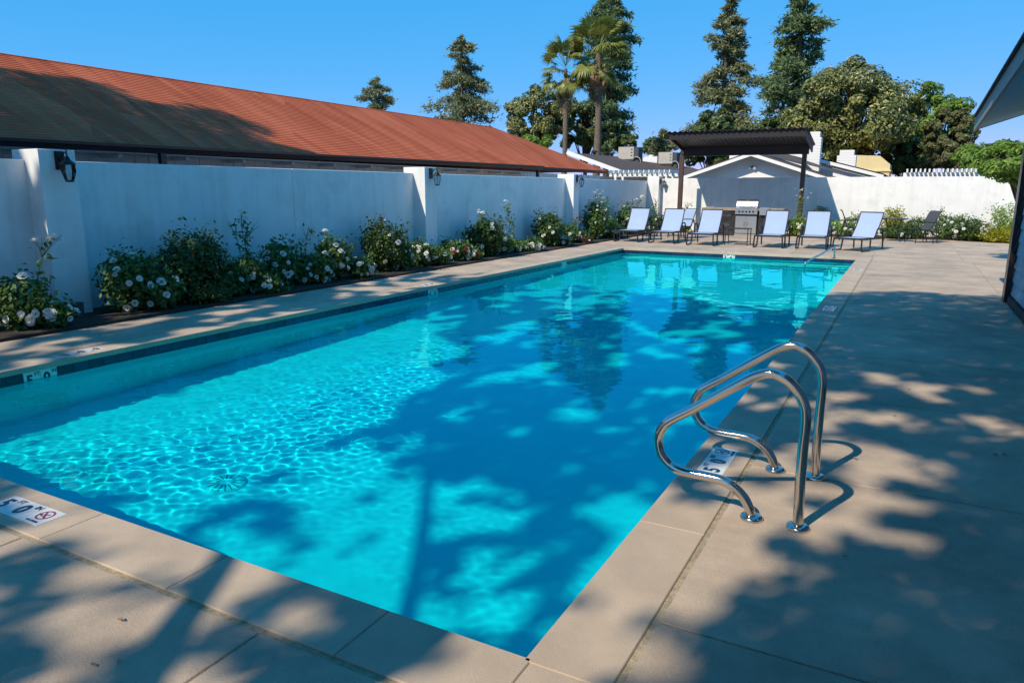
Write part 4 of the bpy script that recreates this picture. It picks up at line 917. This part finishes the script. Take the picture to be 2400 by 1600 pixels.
def plant(name, base, hb, r, label, m, seed, nbloom=0, cane=None, ncane=2, red=0, leaf=.075, nleaf=900, cat='rose bush', bsz=.95, sparse=1.0, cluster=0, m2=None):
    g = np.random.default_rng(seed); root = empty(name, base); tag(root, label, cat, GR); st = MB(); parts = []; tips = []
    nst = 9
    for k in range(nst):                                           # arching stems of the bush
        az = g.uniform(0, 2 * math.pi); d = np.array([math.cos(az), math.sin(az), 0]); rr = r * g.uniform(.3, .95); hh = hb * g.uniform(.55, 1.0)
        P0 = np.array([0, 0, .02]) + d * .05; P1 = d * rr * .5 + [0, 0, hh * .6]; P2 = d * rr + [0, 0, hh]; st.tube([tuple(P0), tuple(P1), tuple(P2)], [.008, .006, .003], 5)
        n = int(nleaf * 1.35 / nst * .55); t = g.uniform(.15, 1.03, n)[:, None]; P = (1 - t) ** 2 * P0 + 2 * t * (1 - t) * P1 + t * t * P2 + g.normal(size=(n, 3)) * (.05 + .10 * r); P[:, 2] = np.abs(P[:, 2]); parts.append(leaves(P, g.normal(size=(n, 3)) + [0, 0, .8], leaf, .55, g, .2)); tips.append(P2)
    n = int(nleaf * .6 * sparse); v = unit(g.normal(size=(n, 3))); q_ = g.uniform(.35, 1.0, n) ** .4
    lump = 1 + .22 * np.sin(5 * v[:, 0] + seed) * np.cos(4 * v[:, 2] + seed) ; P = v * (q_ * lump)[:, None] * [r, r, hb * .5] + [0, 0, hb * .48]; P[:, 2] = np.maximum(P[:, 2], .02); parts.append(leaves(P, v + g.normal(size=(n, 3)) * .7 + [0, 0, .4], leaf, .55, g, .2))
    top_pts = []
    if cane:
        for k in range(ncane):
            lean = g.normal(size=2) * .10; hh = cane * (1 if k == 0 else g.uniform(.72, .95)); pts = [np.array([lean[0] * t * 1.4, lean[1] * t * 1.4, hh * t]) + [.03 * math.sin(6 * t + k), 0, 0] for t in np.linspace(0, 1, 6)]
            st.tube([tuple(p) for p in pts], [.008, .007, .006, .005, .004, .003], 5); top_pts.append(pts[-1])
            n = 46; t = g.uniform(.35, 1, n); P = np.array([lean[0], lean[1], 0]) * (t * 1.4)[:, None] + np.stack([0 * t, 0 * t, hh * t], 1) + g.normal(size=(n, 3)) * [.06, .06, .03]; parts.append(leaves(P, g.normal(size=(n, 3)) + [0, 0, .8], leaf, .55, g, .3))
            for j in range(5):
                e = pts[-1] + g.normal(size=3) * [.10, .10, .05]; st.tube([tuple(pts[-2]), tuple(pts[-1] * .5 + pts[-2] * .5 + (e - pts[-1]) * .4), tuple(e)], [.003, .003, .002], 4); top_pts.append(e)
    st.build('stems', M_stem, root)['kind'] = 'stuff'
    foliage('foliage', parts, m, root)
    for k in range(nbloom):
        if top_pts and k < cluster: c = top_pts[k % len(top_pts)] + g.normal(size=3) * .03; up_ = np.array([0, 0, 1.])
        else:
            v = unit(g.normal(size=3)); v[0] = abs(v[0]) * .9 + .1 if g.uniform() < .75 else v[0]; v[1] = -abs(v[1]) if g.uniform() < .6 else v[1]; v[2] = v[2] * .8; v = unit(v); c = v * [r * 1.04, r * 1.04, hb * .52] + [0, 0, hb * .52]; up_ = v + [0, 0, .35]
        c[2] = max(c[2], .06); q_ = Vector(tuple(up_ + g.normal(size=3) * .25)).to_track_quat('Z', 'Y').to_euler(); s_ = bsz * g.uniform(.5, 1.1)
        link('bloom', (BR if k < red else BW)[k % 2], root, tuple(c), q_, (s_,) * 3)
    return root
def bedspot(px, x=-7.95): return (x, atX(px, 600, x)[1], .03)
def hgt(px, py, x=-7.95): return atX(px, py, x)[2] - .03
RB = 'rose_bush'
def rb(px, top, r, label, m=M_rose, seed=0, cane=None, x=-7.85, **k): return plant(k.pop('name', RB), bedspot(px, x), max(.2, hgt(px, top, x)) * (1.12 if m is M_rose else 1.0), r * (.84 if m is M_rose else 1.0), label, m, seed, cane=hgt(px, cane, x) if cane else None, **k)
rb(35, 645, .36, 'white rose with a tall bloom cluster in front of the first pillar', seed=1, cane=556, nbloom=17, cluster=8, nleaf=1000, x=-7.75, ncane=1)
rb(105, 700, .27, 'low white rose at the foot of the first pillar', seed=41, nbloom=9, nleaf=500, x=-7.6)
rb(288, 592, .42, 'white rose bush just past the first pillar', seed=2, nbloom=15, nleaf=1300, cane=582, ncane=2, cluster=5)
rb(443, 532, .50, 'big dark shrub without flowers between the first white roses', M_shrub, 3, name='shrub', cat='shrub', nleaf=3800, leaf=.065, x=-7.85)
rb(470, 650, .36, 'low dark mound of leaves in front of the big dark shrub', M_shrub, 43, name='shrub', cat='shrub', nleaf=1500, leaf=.05, x=-7.6)
rb(572, 600, .30, 'tall white rose standing against the bare wall past the big shrub', seed=4, cane=492, nbloom=14, cluster=9, nleaf=800, ncane=3)
rb(640, 568, .36, 'white rose bush at the wall joint', seed=5, nbloom=15, nleaf=1300)
rb(692, 600, .26, 'rose with a bare tall stalk of buds at the wall joint', seed=6, cane=520, nbloom=7, nleaf=700, ncane=2)
rb(768, 560, .36, 'white rose bush with pale blooms between the stalk and the dark climber', seed=7, cane=535, nbloom=18, cluster=3, nleaf=1300)
rb(830, 598, .30, 'low white rose at the edge of the paving', seed=44, nbloom=14, nleaf=800, x=-7.6)
rb(884, 508, .42, 'dark climbing shrub with a few white flowers before the second pillar', M_shrub, 8, nbloom=7, nleaf=2600, leaf=.07, cane=494, ncane=2, name='shrub', cat='shrub')
rb(965, 560, .36, 'white rose bush under the second lantern', seed=9, nbloom=16, nleaf=1100, cane=545, ncane=1)
rb(1048, 560, .42, 'rose bush with a few red flowers among white ones', seed=10, nbloom=16, red=6, nleaf=1400)
rb(1112, 505, .46, 'dense green shrub with a white bloom cluster past the second pillar', M_shrub, 11, nbloom=12, nleaf=2800, cane=492, cluster=6, name='shrub', cat='shrub', red=2)
rb(1184, 560, .40, 'rose with a thin tall stalk against the bright shaded wall', seed=12, cane=468, nbloom=14, cluster=4, nleaf=1100, ncane=2)
rb(1222, 580, .38, 'low white rose spilling to the paving', seed=13, nbloom=16, nleaf=900, x=-7.65)
rb(1258, 492, .46, 'dense upright green shrub before the third pillar', M_shrub, 14, nbloom=6, nleaf=2600, name='shrub', cat='shrub')
rb(1312, 520, .42, 'rose bush with red and white flowers at the third pillar', seed=15, nbloom=18, red=8, nleaf=1300, cane=500, cluster=5)
rb(1340, 560, .38, 'low rose with bright red flowers on the paving edge', seed=16, nbloom=12, red=9, nleaf=700, x=-7.6)
rb(1366, 470, .50, 'tall full white rose past the third pillar', seed=17, cane=444, nbloom=30, cluster=14, nleaf=2400, ncane=4)
rb(1388, 500, .40, 'bright leafed rose beside the tall full white rose', M_bright, 45, nbloom=8, nleaf=1400)
rb(1440, 478, .52, 'tall white rose behind the first lounger', seed=18, cane=456, nbloom=30, cluster=14, nleaf=2200, ncane=4)
rb(1476, 520, .40, 'white rose bush low behind the first lounger', seed=46, nbloom=18, nleaf=1200)
rb(360, 640, .34, 'low white rose in front of the big dark shrub', seed=71, nbloom=6, nleaf=900, x=-7.65)
rb(520, 615, .36, 'leafy rose between the big shrub and the tall white rose', seed=72, nbloom=6, nleaf=1100, x=-7.8)
rb(610, 640, .30, 'low white rose at the paving below the tall white rose', seed=73, nbloom=12, nleaf=800, x=-7.6)
rb(728, 590, .34, 'white rose bush next to the tall bud stalk', seed=74, nbloom=14, nleaf=1100, x=-7.75)
rb(918, 560, .34, 'leafy white rose just before the second pillar', seed=75, nbloom=7, nleaf=1100, x=-7.75)
rb(1005, 575, .34, 'leafy rose with white and red buds just past the second pillar', seed=76, nbloom=10, red=2, nleaf=1000, x=-7.7)
rb(1080, 585, .34, 'low rose with dark red flowers before the dense green shrub', seed=77, nbloom=10, red=6, nleaf=900, x=-7.65)
rb(1150, 540, .38, 'leafy white rose behind the low spilling rose', seed=78, nbloom=10, nleaf=1200)
rb(1290, 545, .36, 'low white rose between the upright shrub and the red roses', seed=79, nbloom=12, nleaf=1000, x=-7.7)
rb(1410, 520, .38, 'white rose bush low beside the bright leafed rose', seed=80, nbloom=16, nleaf=1100, x=-7.7)
def pl(px, top, Y, r, label, m, seed, cane=None, **k):
    b_ = atY(px, top, Y); return plant(k.pop('name', RB), (b_[0], Y, .03), max(.15, b_[2] - .03), r, label, m, seed, cane=atY(px, cane, Y)[2] if cane else None, **k)
pl(1508, 492, 26.4, .40, 'white rose in the corner below the corner lantern', M_rose, 50, cane=462, nbloom=18, cluster=8, nleaf=900, ncane=3)
pl(1572, 500, 25.7, .34, 'white rose at the foot of the shelter post nearest the tap', M_rose, 51, cane=468, nbloom=16, cluster=9, nleaf=800)
pl(1832, 500, 25.6, .42, 'white rose climbing the shelter post nearest the side burner', M_bright, 52, cane=438, nbloom=34, cluster=12, nleaf=1400, ncane=3)
pl(1862, 505, 26.3, .34, 'white rose bush behind the climbing rose at the shelter post', M_rose, 53, nbloom=22, nleaf=800)
pl(1888, 470, 26.6, .34, 'small green shrub against the wall at the edge of the shelter shadow', M_shrub, 54, nleaf=900, name='shrub', cat='shrub')
pl(1945, 500, 25.9, .50, 'white rose bush between the last two loungers', M_bright, 55, nbloom=30, nleaf=1500)
pl(1975, 495, 26.4, .42, 'white rose bush behind the dark chair', M_rose, 56, nbloom=24, nleaf=1200)
pl(2052, 476, 26.3, .42, 'yellow green shrub behind the round table', M_lime, 57, nleaf=1200, name='shrub', cat='shrub')
pl(2060, 520, 25.9, .55, 'dark leafy shrub behind the last lounger', M_shrub, 58, nbloom=8, nleaf=1700, name='shrub', cat='shrub')
pl(2112, 500, 26.3, .55, 'pale flowering rose behind the dark sling chair', M_rose, 59, nbloom=22, nleaf=1300)
pl(2178, 492, 26.2, .60, 'rose bush against the sunny wall beyond the dark chair', M_rose, 60, cane=478, nbloom=26, nleaf=1800)
pl(2232, 505, 25.9, .60, 'blue green shrub with white flowers on the sunny wall', M_shrub, 61, nbloom=26, nleaf=2200, name='shrub', cat='shrub')
pl(2292, 530, 25.7, .62, 'low bright yellow groundcover by the sunny wall', M_lime, 62, nleaf=2600, name='yellow_groundcover', cat='groundcover')
pl(2330, 528, 25.6, .60, 'low yellow groundcover reaching the house corner', M_lime, 63, nleaf=2400, name='yellow_groundcover', cat='groundcover')
pl(2318, 470, 26.4, .50, 'open yellow green shrub on the wall above the groundcover', M_bright, 64, nleaf=1300, name='shrub', cat='shrub')

# ------------------------------------------------------------------ trees behind the camera that throw the dappled shade
KX, KY = 0.33, 0.95
gs_ = np.random.default_rng(77)
_grid = gs_.uniform(0, 1, (64, 64))
def vnoise(x, y):
    xi, yi = np.floor(x).astype(int), np.floor(y).astype(int); fx, fy = x - xi, y - yi; fx = fx * fx * (3 - 2 * fx); fy = fy * fy * (3 - 2 * fy)
    G = lambda a, b: _grid[a % 64, b % 64]
    return (G(xi, yi) * (1 - fx) + G(xi + 1, yi) * fx) * (1 - fy) + (G(xi, yi + 1) * (1 - fx) + G(xi + 1, yi + 1) * fx) * fy
def box_(x, y, x0, x1, y0, y1, s_=.25):
    f = lambda a: 1 / (1 + np.exp(-a / (s_ * .35))); return f(x - x0) * f(x1 - x) * f(y - y0) * f(y1 - y)
def shade(x, y):                                                   # wanted cover where the sun ray meets deck level
    d = np.zeros_like(x); wob = .5 * (vnoise(x * .9 + 9, y * .9) - .5) * 1.6
    def put(v, *b, s_=.3):
        nonlocal d
        m_ = box_(x, y + wob, *b, s_); d = d * (1 - m_) + v * m_
    put(.60, -4.6, -.3, -2.5, .2)                                  # near coping, dappled
    put(.30, -6.3, -2.4, .2, 2.6)                                  # left near water, sunny
    put(.45, -2.4, -.2, .2, 2.2)
    put(.72, -4.0, .3, 2.4, 10.2)                                  # middle of the pool
    put(.45, -6.2, -4.0, 5.2, 10.2)
    put(.25, -6.2, -4.4, 2.0, 5.2)
    put(.60, -9.0, -6.1, .6, 9.3)                                  # left paving
    put(1.3, .1, 5.2, 4.9, 11.0)                                   # right deck, deep shade
    put(.80, .1, 5.2, 2.7, 4.9)
    put(1.0, 1.1, 5.2, 1.9, 3.6)
    put(.42, .12, 1.0, 1.15, 2.75, s_=.15)                         # sun round the grab rails
    put(.88, .92, 5.2, 1.0, 2.0); put(1.12, .75, 5.0, -2.5, 1.25)
    put(.92, .42, 1.2, -2.5, .95, s_=.2)
    put(.24, -.35, .42, -.6, .62, s_=.2)                           # sunny pool corner
    for poly, v in POOL_SUN:
        m_ = inside(poly, x + .5 * (vnoise(x * 1.7, y * 1.7 + 5) - .5), y + .5 * (vnoise(x * 1.7 + 20, y * 1.7) - .5)); d = np.where(m_, v, d)
    return d
def on_floor(px, py):                                              # a pixel of the pool floor -> where its sun ray meets deck level
    r = ray(px, py); r = r / np.linalg.norm(r); w_ = CAM + r * ((WZ - CAM[2]) / r[2]); hz = np.hypot(r[0], r[1]); st = hz / 1.333; tn = st / math.sqrt(1 - st * st)
    f = w_[:2] + r[:2] / hz * tn * 1.25; return f - .787 * np.array([.328, .945]) - .13 * np.array([KX, KY])
def inside(poly, x, y):
    c = np.zeros(x.shape, bool)
    for (x0, y0), (x1, y1) in zip(poly, poly[1:] + poly[:1]): c ^= ((y0 > y) != (y1 > y)) & (x < (x1 - x0) * (y - y0) / (y1 - y0 + 1e-12) + x0)
    return c
POOL_SUN = [([tuple(on_floor(*p)) for p in P_], v_) for P_, v_ in (
    ([(1040, 800), (1500, 790), (1560, 1060), (1220, 1160), (1000, 1090), (880, 985)], .74),
    ([(-60, 1060), (300, 920), (600, 820), (960, 730), (1060, 800), (900, 960), (760, 1010), (560, 1080), (500, 1160), (150, 1130)], -.12),
    ([(380, 1180), (560, 1120), (800, 1070), (1000, 1110), (1010, 1220), (950, 1440), (700, 1400), (400, 1260)], .08),
    ([(1060, 1240), (1180, 1170), (1330, 1120), (1330, 1180), (1230, 1290), (1090, 1330)], .28),
    ([(1120, 1340), (1330, 1240), (1440, 1180), (1360, 1330), (1240, 1480), (1060, 1450)], .32))]
def on_roof(x, y, z):                                              # cover wanted on the red roof
    k = (z - (2.3 + .48 * (-10 - x))) / (1.0 + .48 * KX); rx = x + KX * k; ry = y + KY * k
    inside = (rx < -9.9) & (rx > -13.6); dark = ry < 8.7 - (-10 - rx) * 1.05 + (vnoise(rx * 1.3, ry * .8) - .5) * 2.2
    return inside, np.where(dark, 1.25, .0)
def shade_tree(name, base, trunk, limbs, zone, n_try, label, seed):
    g = np.random.default_rng(seed); root = empty(name, base); tag(root, label, 'tree', 'shade trees round the pool')
    b = np.array(base); tr = MB()
    for pts, rad in [trunk] + limbs: tr.tube([tuple(np.array(p) - b) for p in bez(pts, 5)], np.linspace(rad[0], rad[1], len(bez(pts, 5))).tolist(), 9)
    tr.build('trunk', M_bark, root)
    x = g.uniform(zone[0], zone[1], n_try); y = g.uniform(zone[2], zone[3], n_try); z = g.uniform(zone[4], zone[5], n_try)
    gx, gy = x + KX * z, y + KY * z
    d = shade(gx, gy); ins, rd = on_roof(x, y, z); d = np.where(ins, rd, d)
    nz = vnoise(gx * 1.3, gy * .85) * .20 + vnoise(gx * 3.1 + 7, gy * 2.2 + 3) * .42 + vnoise(gx * 6.6 + 3, gy * 4.8 + 1) * .38   # gaps between sprays of leaves
    nz = np.argsort(np.argsort(nz)) / n_try                                                  # evened out, so d is the share of cover
    keep = g.uniform(0, 1, n_try) < np.clip((d - nz) * 2.8 + .5, 0, 1) ** 1.4
    keep &= d > .04
    el = np.degrees(np.arctan2(z - CAM[2], np.hypot(x - CAM[0], y - CAM[1]))); ahead = ((x - CAM[0]) * FWD[0] + (y - CAM[1]) * FWD[1]) > 0; keep &= (el > 32) | ~ahead
    P = np.stack([x, y, z], 1)[keep]; foliage('crown', [leaves(P - b, g.normal(size=(len(P), 3)) + np.array([-.33, -.95, 1]) * .8, .13, .62, g, .3)], M_shade, root); return root
bT = (-2.3, -5.6, -.06)
def on_ray(sx, sy, h): return (sx - KX * h, sy - KY * h, h)
shade_tree('shade_tree', bT, ([(-2.3, -5.6, -.06), (-2.25, -5.4, 2.0), on_ray(-.62, -.55, 4.9), on_ray(-.46, .05, 5.4), on_ray(-.55, 1.0, 6.4), on_ray(-.6, 2.6, 8.0)], (.24, .07)),
           [([on_ray(-.75, -1.05, 4.4), on_ray(-1.08, -.72, 4.9), on_ray(-1.48, -.05, 5.6), on_ray(-2.2, 1.2, 6.8), on_ray(-3.2, 2.6, 8.2)], (.085, .03)),
            ([on_ray(-.6, 2.4, 7.8), on_ray(.6, 4.6, 9.4), on_ray(1.5, 7.5, 10.8)], (.06, .02)),
            ([on_ray(-.6, 2.4, 7.8), on_ray(-2.2, 4.6, 9.0), on_ray(-3.2, 7.5, 10.8)], (.06, .02))],
           (-10, 3.5, -14, 1.0, 7.0, 13.5), 215000, 'spreading shade tree standing on the paving at the five foot end', 3)
bL = (-12.4, -7.0, -.06)
shade_tree('shade_tree', bL, ([(-12.4, -7.0, -.06), (-12.3, -6.8, 4.0), (-12.0, -5.6, 8.0), (-12.2, -4.0, 11.5)], (.34, .08)),
           [([(-12.2, -6.3, 6.0), (-10.6, -4.6, 8.0), (-9.4, -2.5, 10.0)], (.12, .03)), ([(-12.2, -6.3, 6.5), (-14.0, -4.4, 9.0), (-15.6, -2.5, 11.0)], (.12, .03))],
           (-18.5, -8, -12, 0.0, 7.5, 14.5), 230000, 'tall shade tree behind the long house, out past the wall', 4)

# a few dry leaves and petals blown over the paving
gl = np.random.default_rng(90)
P = np.concatenate([np.stack([gl.uniform(-7.2, -6.2, 50), gl.uniform(1.5, 17, 50), np.full(50, .008)], 1), np.stack([gl.uniform(.3, 2.3, 26), gl.uniform(.2, 12, 26), np.full(26, .008)], 1), np.stack([gl.uniform(-3.2, .2, 12), gl.uniform(-1.2, -.35, 12), np.full(12, .008)], 1)])
lt = foliage('leaf_litter', [leaves(P, gl.normal(size=(len(P), 3)) * .15 + [0, 0, 1], .035, .5, gl)], M_deadpalm, None)
